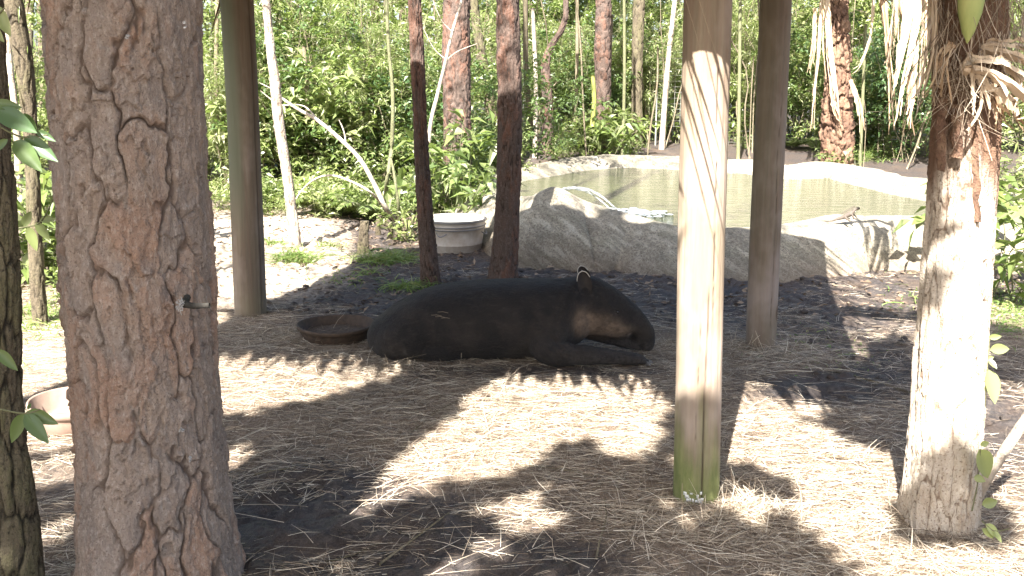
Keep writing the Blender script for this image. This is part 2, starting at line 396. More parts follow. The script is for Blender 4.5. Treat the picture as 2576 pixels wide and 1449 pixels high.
gx = axis(-90, -3.4, 3.6, 90, .018, 60, 60); gy = np.concatenate([axis(-40, 2.9, 10.2, 14.6, .0185, 40, 150)[:-1], axis(13, 14.6, 14.7, 160, .05, 1, 90)[1:]]); gy = np.unique(np.round(gy, 4))
GX, GY = np.meshgrid(gx, gy); nx_, ny_ = len(gx), len(gy)
GZ = terrain(GX, GY); ppx, ppy = proj(np.stack([GX, GY, GZ * 0], -1))
front = GY > 2.0
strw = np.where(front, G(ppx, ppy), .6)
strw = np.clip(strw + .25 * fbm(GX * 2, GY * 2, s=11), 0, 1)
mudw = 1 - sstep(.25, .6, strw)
near = sstep(1, 3, GY) * (1 - sstep(13, 15, GY)) * (1 - sstep(4.2, 5.8, abs(GX)))
clod = np.abs(fbm(GX * 7, GY * 7, s=21, o=5)) * .075 + .03 * fbm(GX * 3, GY * 3, s=31) - .02
GZ = GZ + near * (mudw * clod + (1 - mudw) * .018 * fbm(GX * 9, GY * 9, s=41))
# the animal's bed lies flat
bedw = np.exp(-(((GX + .05) / 1.15) ** 2 + ((GY - 6.7) / .5) ** 2) ** 2); GZ = GZ * (1 - bedw) + 0.0 * bedw
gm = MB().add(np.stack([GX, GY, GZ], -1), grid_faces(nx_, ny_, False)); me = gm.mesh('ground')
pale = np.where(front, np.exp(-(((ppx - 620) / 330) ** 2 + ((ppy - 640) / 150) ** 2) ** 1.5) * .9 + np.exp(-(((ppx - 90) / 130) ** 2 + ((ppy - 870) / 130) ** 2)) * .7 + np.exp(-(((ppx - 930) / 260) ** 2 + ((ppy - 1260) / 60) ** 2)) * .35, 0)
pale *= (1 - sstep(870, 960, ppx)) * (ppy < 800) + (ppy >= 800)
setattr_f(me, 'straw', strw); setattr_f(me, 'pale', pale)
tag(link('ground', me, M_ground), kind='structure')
_ix = lambda a, ax: np.clip(np.searchsorted(ax, a) - 1, 0, len(ax) - 2)
def gz(x, y):
    x = np.asarray(x, float); y = np.asarray(y, float)
    i, j = _ix(x, gx), _ix(y, gy); fx = (x - gx[i]) / (gx[i + 1] - gx[i]); fy = (y - gy[j]) / (gy[j + 1] - gy[j])
    return (GZ[j, i] * (1 - fx) + GZ[j, i + 1] * fx) * (1 - fy) + (GZ[j + 1, i] * (1 - fx) + GZ[j + 1, i + 1] * fx) * fy

# ------------------------------------------------------------------ pond
crest = []   # px, py, z
for px, py, z in [(1335, 492, .60), (1392, 472, .76), (1432, 486, .70), (1480, 508, .60), (1560, 532, .52), (1620, 548, .46), (1700, 568, .42), (1790, 574, .41), (1880, 572, .41),
                  (1970, 564, .42), (2040, 552, .45), (2105, 538, .49), (2200, 540, .47), (2310, 541, .46), (2420, 548, .44), (2540, 560, .42), (2650, 545, .42)]:
    p = gnd(px, py, z); crest.append((p.x, p.y, z))
crest += [(7.6, 12.6, .45), (7.4, 13.5, .46)]
for px, py, z in [(2480, 478, .5), (2340, 456, .5), (2210, 430, .5), (2120, 411, .52), (2050, 406, .54), (1975, 414, .5), (1900, 403, .5), (1850, 401, .5), (1700, 393, .5), (1550, 390, .5), (1430, 397, .5), (1340, 416, .46)]:
    p = gnd(px, py, z); crest.append((p.x, p.y, z))
crest += [(-.2, 15.8, .44), (-.45, 14.2, .42), (-.3, 12.6, .44)]
NC = 260
C = catmull(crest, NC, True)
ctr = C[:, :2].mean(0)
tan = np.roll(C, -1, 0) - np.roll(C, 1, 0); nor = np.stack([tan[:, 1], -tan[:, 0]], -1); nor /= np.linalg.norm(nor, axis=1)[:, None]
if ((nor * (C[:, :2] - ctr)).sum(1) < 0).sum() > NC / 2: nor = -nor
k = np.hanning(25); k /= k.sum()
nor = np.stack([np.convolve(np.concatenate([nor[-12:, i], nor[:, i], nor[:12]][0:3] if False else [nor[-12:, i], nor[:, i], nor[:12, i]]), k, 'valid') for i in (0, 1)], -1)
wo = .62 + .16 * fbm(C[:, 0] * .8, C[:, 1] * .8, s=2)
frontness = sstep(.2, .8, -nor[:, 1]); wo = wo * (.75 + .35 * frontness); wo = wo * (1 + .35 * (1 - sstep(.4, 1.8, C[:, 0])) * (1 - sstep(11, 13, C[:, 1])))
prof = [(-1.6, -99, 0), (-.55, -.45, 0), (-.28, -.22, 0), (-.14, -.07, 0), (-.05, -.012, 0), (0.0, 0, 0), (.10, -.02, 0), (.25, .90, 1), (.42, .72, 1), (.6, .5, 1), (.78, .28, 1), (.92, .10, 1), (1.0, -.03, 1), (1.15, -.12, 1)]
ts = []; hs = []
tt = np.concatenate([np.linspace(-1, 0, 14), np.linspace(0, 1.15, 46)[1:]])
V = []; low = []
for t in tt:
    if t < 0:
        off = t * .55; z = C[:, 2] - .46 * (1 - np.sqrt(np.clip(1 - (-t) ** 2, 0, 1))) - .06 * (-t)
        z = np.maximum(z, .03)
    else:
        off = t * wo; s = np.clip(t, 0, 1); h = np.cos(s * math.pi / 2) ** .85 if s < 1 else 0
        z = C[:, 2] * np.clip((1 - s) ** .9 * (1 + .65 * s), 0, 1.2) - (.14 * max(0, t - 1) / .15)
    x = C[:, 0] + nor[:, 0] * off; y = C[:, 1] + nor[:, 1] * off
    V.append(np.stack([x, y, z], -1)); low.append(np.full(NC, 1 - min(1, max(0, (1.05 - t) / .35)) if t > .6 else 0))
V = np.array(V); lo = np.array(low)
amp = np.where(tt > 0, 1, .5)[:, None] * (.045 + .03 * vnoise(C[:, 0] * 1.3, C[:, 1] * 1.3, s=4)[None, :]); a = fbm(V[..., 0] * 2.2, V[..., 1] * 2.2, V[..., 2] * 2.2, s=77, o=5)
fold = .045 * np.sin((V[..., 0] * 1.6 + V[..., 2] * 5.5 + 2 * fbm(V[..., 0], V[..., 1], s=9))) * sstep(0, .3, tt)[:, None] * (1 - sstep(.8, 1.1, tt))[:, None]
V[..., 2] += amp * a; V[..., 1] -= (amp * a * 1.2 + fold) * frontness[None, :]; V[..., 0] += nor[None, :, 0] * amp * a
pm = MB().add(V, grid_faces(NC, len(tt))); fl = V[0]; n0 = pm.n
pm.add(np.concatenate([fl * [1, 1, 0] + [0, 0, .03], [[ctr[0], ctr[1], .03]]]), [[i, (i + 1) % NC, NC] for i in range(NC)], 0)
me = pm.mesh('pond_wall'); setattr_f(me, 'low', np.concatenate([lo.ravel(), np.zeros(NC + 1)]))
tag(link('pond_wall', me, M_concrete), 'rough pale concrete rim of the raised pond with a lumpy sloping front', 'pond wall')
WZ = .29
w = C[:, :2] - nor * .22
wm = MB(); rr = np.linspace(1, 0, 30)[:, None, None]; W3 = np.concatenate([ctr + (w - ctr) * rr, np.full((30, NC, 1), WZ)], -1)
wm.add(W3[0], [list(range(NC))]); tag(link('pond_water', wm.mesh('pond_water'), M_water), kind='structure')

# jet of water and splash at the near rim
root = empty('water_jet', tuple(at(1400, 482, 10.7)), label='thin white jet of water arching from the near pond rim into the pool', cat='water jet')
pts = [at(1402, 478, 10.72), at(1425, 474, 10.8), at(1455, 474, 10.9), at(1490, 482, 11.0), at(1520, 500, 11.0), at(1545, 522, 10.9)]
P = catmull([tuple(p) for p in pts], 60); mb = MB()
for k_ in range(7):
    q = P + np.cumsum(rng.normal(0, .0022, P.shape), 0) + rng.normal(0, .006, 3); add_tube(mb, q, .001 + .006 * np.linspace(.2, 1, 60) * (.6 + .5 * np.abs(vnoise(np.arange(60) * .4, k_))), 5)
part('stream', mb, M_foam, root)
mb = MB(); add_tube(mb, [at(1401, 512, 10.45), at(1402, 495, 10.55), at(1401, 478, 10.68), at(1407, 475, 10.74)], [.012] * 4, 8); part('spout_pipe', mb, M_white, root)
mb = MB()
for i in range(90):
    px = rng.normal(1600, 38); p = gnd(px, 533 + rng.normal(0, 4) + (px - 1600) * .05, WZ + abs(rng.normal(0, .012)))
    v, f = lathe([(.001, .012), (.02, .008), (.028, 0), (.02, -.006)], 6, tuple(p), 1 + rng.random() * 1.6, .8); mb.add(v, f)
part('splash_foam', mb, M_foam, root)['kind'] = 'stuff'

# ------------------------------------------------------------------ trunks
def trunk_mesh(pts, rad, nu, nv, cells=12, cell_h=.2, dep=.02, seed=0, flare=0.0, furrow=.22, warp=.5, scaly=.3, top=None, ridged=0.0, shingle=0.0):
    """pts Nx3 base->top, rad list; returns MB, crack, plate attributes"""
    P = catmull(np.asarray([tuple(p) for p in pts]), nv) if len(pts) > 2 else np.linspace(np.array(pts[0]), np.array(pts[1]), nv)
    rad = np.interp(np.linspace(0, 1, nv), np.linspace(0, 1, len(rad)), rad)
    L = np.concatenate([[0], np.cumsum(np.linalg.norm(np.diff(P, axis=0), axis=1))])
    th = np.linspace(0, 2 * math.pi, nu, endpoint=False)
    TH, LL = np.meshgrid(th, L); RR = rad[:, None] * np.ones_like(TH)
    if flare: RR = RR * (1 + flare * np.exp(-LL / .25) * (1 + .45 * np.sin(TH * 5 + seed)))
    cx, cy = np.cos(TH), np.sin(TH)
    wu = fbm(cx * 2.2, cy * 2.2, LL * 5, s=seed, o=4) * warp; wv = fbm(cx * 2.2, cy * 2.2, LL * 4, s=seed + 50, o=4) * warp * 1.2
    f1, f2, cid = voro((TH / (2 * math.pi) * cells + wu + 100 * cells) % cells, LL / cell_h + wv, seed, cells)
    cr = sstep(.0, furrow, f2 - f1); n2 = cells * 3
    g1, g2, cid2 = voro((TH / (2 * math.pi) * n2 + wu * 3 + 100 * n2) % n2, LL / (cell_h * .3) + wv * 3, seed + 3, n2)
    fine = fbm(cx * 12, cy * 12, LL * 28 * .6, s=seed + 9, o=4) + .5 * np.abs(fbm(cx * 5, cy * 5, LL * 9, s=seed + 12, o=5)) - .2
    if shingle:
        br = sstep(-.25, .12, fbm(cx * 3, cy * 3, LL * 3.5, s=seed + 21, o=3)); cr = 1 - (1 - cr) * (.25 + .75 * br)
        n3 = int(cells * 1.7); ux, uy = (TH / (2 * math.pi) * n3 + wu * 1.6 + .35 * vnoise(cx * 14, cy * 14, LL * 40, seed) + 100 * n3) % n3, LL / (cell_h * .42) + wv * 2.2 + .35 * vnoise(cx * 16, cy * 16, LL * 46, seed + 2)
        dx3, dy3 = voro_dy(ux, uy, seed + 13, n3); _, _, c3 = voro(ux, uy, seed + 13, n3); sh = shingle * (.55 * c3 - .6 * dy3 + .3 * dx3 * (c3 - .5)) * cr
    else: sh = 0
    D = sh + dep * (cr - 1) + dep * .5 * (cid - .5) * cr + dep * scaly * (cid2 - .5) * cr * sstep(0, .12, g2 - g1) + dep * .5 * fine
    if ridged: D = D + ridged * fbm(cx * 5, cy * 5, LL * 1.2, s=seed + 30, o=3)
    RR = RR * (1 + .05 * vnoise(cx * 1.5, cy * 1.5, LL * 1.3, seed + 70)) + D
    V = np.stack([P[:, 0, None] + RR * cx, P[:, 1, None] + RR * cy, P[:, 2, None] + 0 * RR], -1)
    mb = MB().add(V, grid_faces(nu, nv)); mb.f.append((np.arange(nu) + (nv - 1) * nu).reshape(1, -1))
    return mb, cr, (cid * .6 + cid2 * .4)
def make_trunk(name, root, mat, *a, label=None, **k):
    mb, cr, pl = trunk_mesh(*a, **k); me = mb.mesh(name); setattr_f(me, 'crack', cr); setattr_f(me, 'plate', pl)
    return part(name, me, mat, root, label=label)
def rpx(w, p): return w / 2 * depth(p) / F

# shared crowns (above the frame)
def needle_crown(seed, n=900, r=1.6, h=3.0, L=.28, Wd=.03):
    mb = MB(); c = rng.normal(0, 1, (45, 3)) * [r * .6, r * .6, h * .3]
    q = c[rng.integers(0, 45, n)] + rng.normal(0, .28, (n, 3)); leaves(mb, q, rng.normal(0, 1, (n, 3)), L * (.7 + .6 * rng.random(n)), Wd, simple=True); return mb.mesh('pine_crown')
CR = [needle_crown(i) for i in range(2)]
for m_ in CR: m_.materials.append(M_leaf)
def crown_on(root, top, s=1.0, i=0):
    o = link('crown', CR[i % 2], None, root); o.location = Vector(top) - Vector(root.location); o.scale = (s, s, s); return o
def extend(p0, p1, z):
    p0, p1 = Vector(p0), Vector(p1); t = (z - p0.z) / (p1.z - p0.z); return p0 + (p1 - p0) * t

# 1. big pine in the near left
YB = 3.5
b0 = at(418, 1520, YB); b1 = at(407, 1449, YB); b2 = at(350, 724, YB); b3 = at(312, 0, YB); b4 = extend(b2, b3, 3.3); b5 = extend(b2, b3, 8.0)
b0 = Vector((b1.x + .01, YB, -.05))
root = empty('pine_tree', (b0.x, b0.y, 0), label='large pine trunk in the near left with thick scaly brown and orange bark plates', cat='pine tree')
r_ = lambda w, p: rpx(w, p)
make_trunk('trunk', root, M_bark_big, [b0, b1, at(375, 1080, YB), b2, at(325, 300, YB), b3, b4],
           [r_(400, b1), r_(372, b1), r_(356, b2), r_(362, b2), r_(372, b3), r_(376, b3), r_(376, b3)], 400, 720, cells=15, cell_h=.42, dep=.019, seed=4, flare=.10, furrow=.14, warp=.75, scaly=.40, shingle=.013)
make_trunk('upper_trunk', root, M_bark_pine, [b4 + Vector((0, 0, -.03)), extend(b2, b3, 5.5), b5], [r_(374, b3), .2, .14], 40, 60, cells=12, cell_h=.25, dep=.02, seed=5)
mb = MB(); kb = at(462, 765, YB - .27)   # broken twig on the trunk
add_tube(mb, [kb + Vector((-.02, .1, 0)), kb, kb + Vector((.045, -.03, .0)), kb + Vector((.098, -.035, .004))], [.013, .013, .010, .009], 8)
me = mb.mesh('broken_twig'); setattr_f(me, 'crack', np.ones(mb.n)); setattr_f(me, 'plate', np.zeros(mb.n)); part('broken_twig', me, simple('grey_twig', (.05, .046, .04), .95, .1, (.03, .028, .025), 60, .006), root)
mb = MB()
for i in range(60):
    a_ = kb + Vector((rng.normal(-.006, .009), -.012 + rng.normal(0, .005), rng.normal(0, .011)))
    add_tube(mb, [a_, a_ + Vector((rng.normal(0, .003), -.002, rng.normal(0, .007)))], [.0024, .0012], 4)
part('resin_spot', mb, M_resin, root)
for i_, (px, py) in enumerate([(478, 1160), (453, 1085), (345, 1270), (352, 1290), (460, 62), (320, 92)]):
    p = at(px, py, YB - .262); mb = MB()
    for j_ in range(5): q_ = p + Vector((rng.normal(0, .003), 0, rng.normal(0, .006))); add_tube(mb, [q_, q_ + Vector((0, .012, .002))], [.0028, .0028], 6)
    part('resin_spot', mb, M_resin, root)
crown_on(root, b5, 1.3)

# 2. trunk on the left frame edge
p0 = gnd(28, 1449); Yl = 3.3
pts = [at(40, 1600, Yl), at(30, 1300, Yl), at(2, 1050, Yl), at(-2, 724, Yl), at(-20, 400, Yl), at(-38, 0, Yl), at(-60, -500, Yl)]
root = empty('dark_mossy_tree', (pts[0].x, Yl, 0), label='dark mossy trunk cut off by the left frame edge', cat='tree')
make_trunk('trunk', root, M_bark_dark, pts, [r_(150, pts[0]), r_(125, pts[0]), r_(112, pts[3]), r_(100, pts[3]), r_(90, pts[3]), r_(80, pts[3]), .05], 110, 300, cells=9, cell_h=.25, dep=.014, seed=14, flare=.1)
crown_on(root, pts[-1] + Vector((0, 0, .8)), .5, 1)
# thin tree behind it
Yk = 7.5
pts = [gnd(112, 800) * 1.0, at(88, 620, Yk), at(78, 350, Yk), at(58, 150, Yk), at(30, -10, Yk), at(-20, -300, Yk)]
pts[0] = at(104, 850, Yk)
root = empty('thin_leaning_tree', (pts[0].x, Yk, 0), label='thin brown tree leaning left beside the mossy frame-edge trunk', cat='tree')
make_trunk('trunk', root, M_bark_dark, pts, [r_(40, pts[1]), r_(36, pts[1]), r_(34, pts[1]), r_(44, pts[1]), r_(46, pts[1]), .03], 40, 160, cells=8, cell_h=.2, dep=.01, seed=15)
crown_on(root, pts[-1], .5)
Yk = 10.5
pts = [at(45, 720, Yk), at(48, 500, Yk), at(40, 300, Yk), at(20, 100, Yk), at(0, -300, Yk)]
root = empty('pale_sapling', (pts[0].x, Yk, 0), label='pale thin sapling in the sunlit gap at the far left', cat='sapling')
make_trunk('trunk', root, M_bark_white, pts, [.045, .04, .035, .03, .02], 20, 80, cells=6, cell_h=.2, dep=.004, seed=16)
crown_on(root, pts[-1], .4)

# 3. white sapling
Yw = 11.1
pts = [at(746, 640, Yw), at(735, 540, Yw), at(722, 440, Yw), at(703, 320, Yw), at(692, 210, Yw), at(680, 120, Yw), at(668, 0, Yw), at(655, -120, Yw), at(630, -500, Yw)]
root = empty('white_sapling', (pts[0].x, Yw, 0), label='slender white-barked sapling standing just right of the left shelter post', cat='sapling')
make_trunk('trunk', root, M_bark_white, pts, [r_(30, pts[0]), r_(27, pts[0]), r_(25, pts[0]), r_(25, pts[0]), r_(24, pts[0]), r_(22, pts[0]), r_(20, pts[0]), .04, .03], 28, 220, cells=7, cell_h=.25, dep=.005, seed=17, ridged=.008)
crown_on(root, pts[-1], .7, 1)

# 4. mid pines
def pine(name, px_pts, wid, Y, mat, label, nu=80, nv=260, crown=True, cat='pine tree', group=None, topz=9.5, **k):
    pts = [at(x, y, Y) for x, y in px_pts]
    gzz = float(gz(pts[0].x, Y)); pts[0].z = min(pts[0].z, gzz - .03)
    rad = [r_(w_, pts[i]) for i, w_ in enumerate(wid)]
    tp = extend(pts[-2], pts[-1], topz) if topz else pts[-1]
    root = empty(name, (pts[0].x, Y, gzz), label=label, cat=cat, group=group)
    make_trunk('trunk', root, mat, pts, rad, nu, nv, **k)
    if topz:
        mb = MB(); add_tube(mb, [pts[-1] - Vector((0, 0, .02)), (pts[-1] + tp) / 2, tp], [rad[-1] * .97, rad[-1] * .8, rad[-1] * .5], 14); me = mb.mesh('upper_trunk'); setattr_f(me, 'crack', np.ones(mb.n)); setattr_f(me, 'plate', np.zeros(mb.n)); part('upper_trunk', me, mat, root)
        if crown: crown_on(root, tp, .8)
    return root
Y1 = gnd(1082, 712).y; Y2 = gnd(1265, 704).y
pine('pine_tree', [(1084, 722), (1078, 640), (1066, 480), (1058, 330), (1052, 180), (1046, 60), (1042, -40)], [48, 44, 38, 34, 34, 32, 32], Y1, M_bark_pine,
     'narrow dark pine trunk in front of the pale metal tub, leaning left', cells=9, cell_h=.2, dep=.010, seed=21, shingle=.008, furrow=.3, warp=1.1, scaly=.6, flare=.1)
pine('pine_tree', [(1264, 712), (1272, 600), (1280, 450), (1282, 300), (1280, 150), (1278, 40), (1277, -40)], [70, 62, 60, 60, 58, 56, 55], Y2, M_bark_pine,
     'pine trunk right of the tub with a bright sun patch across its upper bark', cells=12, cell_h=.22, dep=.011, seed=22, shingle=.009, furrow=.3, warp=1.1, scaly=.6, flare=.12)
pine('pine_tree', [(1152, 545), (1152, 430), (1150, 300), (1148, 150), (1148, 0), (1148, -60)], [80, 72, 70, 70, 68, 66], 14.4, M_bark_pine,
     'thick red-barked pine behind the tub with shrubs climbing around its foot', nu=90, nv=240, cells=16, cell_h=.28, dep=.016, seed=23, shingle=.014, furrow=.3, warp=1.2, scaly=.7, flare=.1)
pine('red_barked_tree', [(1380, 400), (1378, 330), (1376, 220), (1372, 165), (1385, 120), (1412, 75), (1424, 30), (1420, -20)], [34, 30, 27, 24, 20, 17, 15, 14], 21.3, M_bark_pine,
     'crooked tree behind the left end of the pond, its upper stem curving right', nu=30, nv=120, cat='tree', cells=8, cell_h=.25, dep=.02, seed=24, topz=None)
pine('pine_tree', [(1515, 385), (1516, 250), (1516, 120), (1518, 0), (1518, -60)], [48, 42, 42, 40, 40], 21.8, M_bark_pine,
     'straight dark pine behind the middle of the pond', nu=44, nv=150, cells=10, cell_h=.22, dep=.025, seed=25)
pine('pine_tree', [(1601, 378), (1602, 250), (1604, 120), (1608, 0), (1610, -60)], [34, 28, 30, 30, 28], 22.3, M_bark_dark,
     'grey twin-stemmed trunk right of the straight dark pine behind the pond', nu=36, nv=120, cells=8, cell_h=.22, dep=.02, seed=26, cat='tree')
pine('white_sapling', [(1664, 378), (1672, 260), (1682, 140), (1692, 50), (1702, -30)], [16, 14, 13, 13, 12], 22.0, M_bark_white,
     'thin white trunk leaning right in front of the wire fence panel', nu=16, nv=70, cells=6, cell_h=.3, dep=.004, seed=27, cat='sapling', crown=False)
pine('leaning_tree', [(1243, 420), (1236, 280), (1215, 160), (1198, 60), (1190, -20)], [34, 30, 26, 24, 22], 18.0, M_bark_dark,
     'dark leaning trunk between the thick pine and the sun-patched pine', nu=26, nv=90, cells=7, cell_h=.3, dep=.015, seed=28, cat='tree', crown=False)
for i, (a_, b_, w_, Y, mt, lb) in enumerate([
    ((1566, 380), (1570, -20), 9, 21, M_stem_g, 'thin greenish stem just right of the straight dark pine'),
    ((1490, 318), (1491, 188), 13, 20.6, M_yellow, 'yellow bamboo stem left of the straight dark pine'),
    ((772, 300), (764, 115), 13, 17, M_stem, 'short tan stem in the thicket right of the white sapling'),
    ((855, 370), (842, 180), 10, 17.5, M_stem, 'thin brown stem in the middle of the left thicket'),
    ((1858, 380), (1862, -20), 10, 20.5, M_stem_g, 'thin stem seen between the two right shelter posts'),
    ((560, 420), (548, -20), 12, 17.5, M_stem, 'thin stem close left of the left shelter post'),
    ((2165, 400), (2178, 60), 9, 19.5, M_stem_g, 'thin green stem right of the boot-covered palm trunk'),
    ((1345, 380), (1340, 20), 12, 21, M_bark_white, 'pale stem left of the crooked red tree'),
    ((1340, 360), (1322, -20), 15, 22, M_bark_dark, 'dark stem close behind the sun-patched pine'),
    ((1445, 378), (1452, -20), 10, 22.5, M_stem, 'brown stem between the crooked tree and straight pine')]):
    p, q = at(*a_, Y), at(*b_, Y); g0 = float(gz(p.x, Y)); 
    if a_[1] > 340: p.z = g0 - .02
    mb = MB(); mid = (p + q) / 2 + Vector((rng.normal(0, .06), 0, 0)); add_tube(mb, catmull([tuple(p), tuple(mid), tuple(q)], 14), np.linspace(r_(w_, p), r_(w_, p) * .8, 14), 8)
    me = mb.mesh('slender_stem'); setattr_f(me, 'crack', np.ones(mb.n)); setattr_f(me, 'plate', np.zeros(mb.n)); tag(link('slender_stem', me, mt), lb, 'stem')

# ------------------------------------------------------------------ thatched shelter on posts
Pp = {'a': gnd(632, 795), 'b': gnd(1913, 874), 'c': gnd(1750, 1254)}
Pp['d'] = Pp['a'] + Pp['c'] - Pp['b']
ax = Vector((.971, -.237, 0)); bx_ = Vector((.237, .971, 0)); RC = Vector((-.64, 6.05, 0))
shel = empty('thatched_shelter', (RC.x, RC.y, 0), label='open shelter on round wooden posts with a palm thatch roof shading the tapir', cat='shelter')
def post(pxs, wid, Y, seed, label, algae=0.0, olive=0.0, crackx=None, top=3.0, pale=0.0):
    pts = [at(x, y, Y) for x, y in pxs]; pts[0].z = -.05
    rad = [r_(w_, p) for w_, p in zip(wid, pts)]; nu, nv = 110, 240
    e = extend(pts[-2], pts[-1], top); pts.append(e); rad.append(rad[-1])
    P = catmull([tuple(p) for p in pts], nv); RD = np.interp(np.linspace(0, 1, nv), np.linspace(0, 1, len(rad)), rad)
    th = np.linspace(0, 2 * math.pi, nu, endpoint=False); TH, Z = np.meshgrid(th, P[:, 2]); cx, cy = np.cos(TH), np.sin(TH)
    RR = RD[:, None] * (1 + .03 * vnoise(cx, cy, Z * .8, seed)) + .0035 * fbm(cx * 7, cy * 7, Z * 1.5, s=seed, o=4)
    cr = np.zeros_like(TH)
    for cth, z0, z1, wd in (crackx or []):
        c0 = cth + .1 * vnoise(Z * 2.2, Z * 0, 0, seed + 3) + .012 * vnoise(Z * 30, Z * 0, 0, seed + 4); d = np.abs((TH - c0 + math.pi) % (2 * math.pi) - math.pi)
        m = np.exp(-(d / wd) ** 2) * sstep(z0 - .1, z0 + .05, Z) * (1 - sstep(z1 - .1, z1, Z)); cr = np.maximum(cr, m)
    RR = RR - .012 * cr
    V = np.stack([P[:, 0, None] + RR * cx, P[:, 1, None] + RR * cy, Z], -1); mb = MB().add(V, grid_faces(nu, nv)); me = mb.mesh('post')
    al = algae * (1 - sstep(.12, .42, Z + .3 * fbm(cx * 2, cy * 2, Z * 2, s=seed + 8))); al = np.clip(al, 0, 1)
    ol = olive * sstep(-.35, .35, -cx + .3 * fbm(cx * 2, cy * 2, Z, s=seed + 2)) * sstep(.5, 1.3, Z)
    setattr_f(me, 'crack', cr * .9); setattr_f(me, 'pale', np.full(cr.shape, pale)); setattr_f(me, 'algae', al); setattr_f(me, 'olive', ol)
    return part('post', me, M_post, shel, label=label)
post([(632, 800), (622, 560), (612, 300), (596, 0)], [78, 80, 80, 82], Pp['a'].y, 1, 'left olive-grey post with a brown shaded side', .1, 1.0, [(-.5, .1, 2.6, .035)])
post([(1913, 880), (1925, 600), (1940, 280), (1952, 0)], [74, 75, 76, 78], Pp['b'].y, 2, 'right rear brown post', 0, .25, [(-1.2, .2, 2.4, .02)])
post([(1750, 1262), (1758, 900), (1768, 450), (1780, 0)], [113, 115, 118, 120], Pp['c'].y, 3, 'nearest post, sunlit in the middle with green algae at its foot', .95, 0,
     [(-1.42, .0, 1.05, .03), (-1.75, .3, .9, .015), (-1.2, .9, 2.0, .012)], pale=1.0)  # paler wood colour on this post stands in for sunlight
post([(-95, 1100), (-105, 724), (-115, 300), (-125, 0)], [96, 96, 96, 96], Pp['d'].y, 4, 'left front post outside the picture', .3, .2)
mb = MB()
for i in range(15):
    a_ = rng.normal(-2.05 if i % 2 else -1.62, .10); z = .03 + abs(rng.normal(0, .018)); rr_ = r_(113, Pp['c']) - .001
    add_box(mb, (Pp['c'].x + rr_ * math.cos(a_), Pp['c'].y + rr_ * math.sin(a_), z), (.008 + .010 * rng.random(), .005, .007 + .012 * rng.random()), a_ + math.pi / 2)
part('paint_flakes', mb, M_white, shel)['kind'] = 'stuff'
def R3(a, b, z): return RC + ax * a + bx_ * b + Vector((0, 0, z))
A0, A1, B0, B1, EZ, RZ = -2.14, 2.62, -2.10, 2.15, 2.78, 5.35; ra0, ra1, rb = -.2, 1.15, -.25
slopes = [[(A0, B0), (A1, B0), (ra1, rb), (ra0, rb)], [(A1, B1), (A0, B1), (ra0, rb), (ra1, rb)], [(A0, B1), (A0, B0), (ra0, rb), (ra0, rb)], [(A1, B0), (A1, B1), (ra1, rb), (ra1, rb)]]
for s_ in slopes:
    nu, nv = 60, 34; u, v_ = np.meshgrid(np.linspace(0, 1, nu), np.linspace(0, 1, nv))
    c = [np.array(R3(a, b, z)) for (a, b), z in zip(s_, (EZ, EZ, RZ, RZ))]
    T = ((1 - u) * (1 - v_))[..., None] * c[0] + (u * (1 - v_))[..., None] * c[1] + (u * v_)[..., None] * c[2] + ((1 - u) * v_)[..., None] * c[3]
    T[..., 2] += .05 * ((v_ * 11) % 1) + .03 * fbm(T[..., 0] * 5, T[..., 1] * 5, s=6); mb = MB().add(T, grid_faces(nu, nv, False)); Bt = T.copy(); Bt[..., 2] -= .14
    mb.add(Bt, grid_faces(nu, nv, False)[:, ::-1]); part('thatch_slope', mb, M_thatch, shel)
fr = MB()
def fringe(a0, b0, a1, b1, n, outd):
    for i in range(n):
        t = (i + rng.random() * .5) / n; p = R3(a0 + (a1 - a0) * t, b0 + (b1 - b0) * t, EZ - .02); L = (rng.uniform(.28, .44) if n > 100 else rng.uniform(.34, .62)) if n > 10 else rng.uniform(.4, 1.05); w_ = .012 + .014 * rng.random()
        aa = a0 + (a1 - a0) * t
        if n > 10 and b0 == B0 and b1 == B0 and 1.56 < aa < 2.02: L *= .2
        if n > 10 and b0 == B1: L *= .3
        if n <= 10: w_ *= .95
        d = (outd * .55 + Vector((0, 0, -.7)) + ax * rng.normal(.25, .12)).normalized(); s_ = (ax if abs(outd.dot(bx_)) > .5 else bx_)
        v = [p - s_ * w_, p + s_ * w_, p + d * L * .6 + s_ * w_ * .8, p + d * L * .6 - s_ * w_ * .8, p + d * L]
        fr.add(v, [[0, 1, 2], [0, 2, 3], [3, 2, 4]])
fringe(A0, B0, A1, B0, 190, -bx_ * .7); fringe(A0, B0, A1, B0, 62, -bx_ * .7); fringe(1.62, B0, 1.97, B0, 8, -bx_ * .2); fringe(1.60, B0, 1.97, B0, 9, -bx_ * .3); fringe(A0, B1, A1, B1, 46, bx_); fringe(A0 + .12, B0, A0 + .12, B1, 46, -ax); fringe(A1, B0, A1, B1, 46, ax)
part('thatch_fringe', fr, M_thatch, shel, smooth=False)['kind'] = 'stuff'
for q0, q1 in (('a', 'b'), ('d', 'c'), ('a', 'd'), ('b', 'c')):
    mb = MB(); z_ = 2.93 if (q0, q1) in (('a', 'b'), ('d', 'c')) else 3.05
    d = (Pp[q1] - Pp[q0]).normalized() * .25; p = Pp[q0] - d + Vector((0, 0, z_)); q = Pp[q1] + d + Vector((0, 0, z_)); add_tube(mb, [p, (p + q) / 2, q], [.06] * 3, 14)
    me = mb.mesh('beam'); [setattr_f(me, n_, np.zeros(mb.n)) for n_ in ('crack', 'algae', 'olive')]; part('beam', me, M_post, shel)

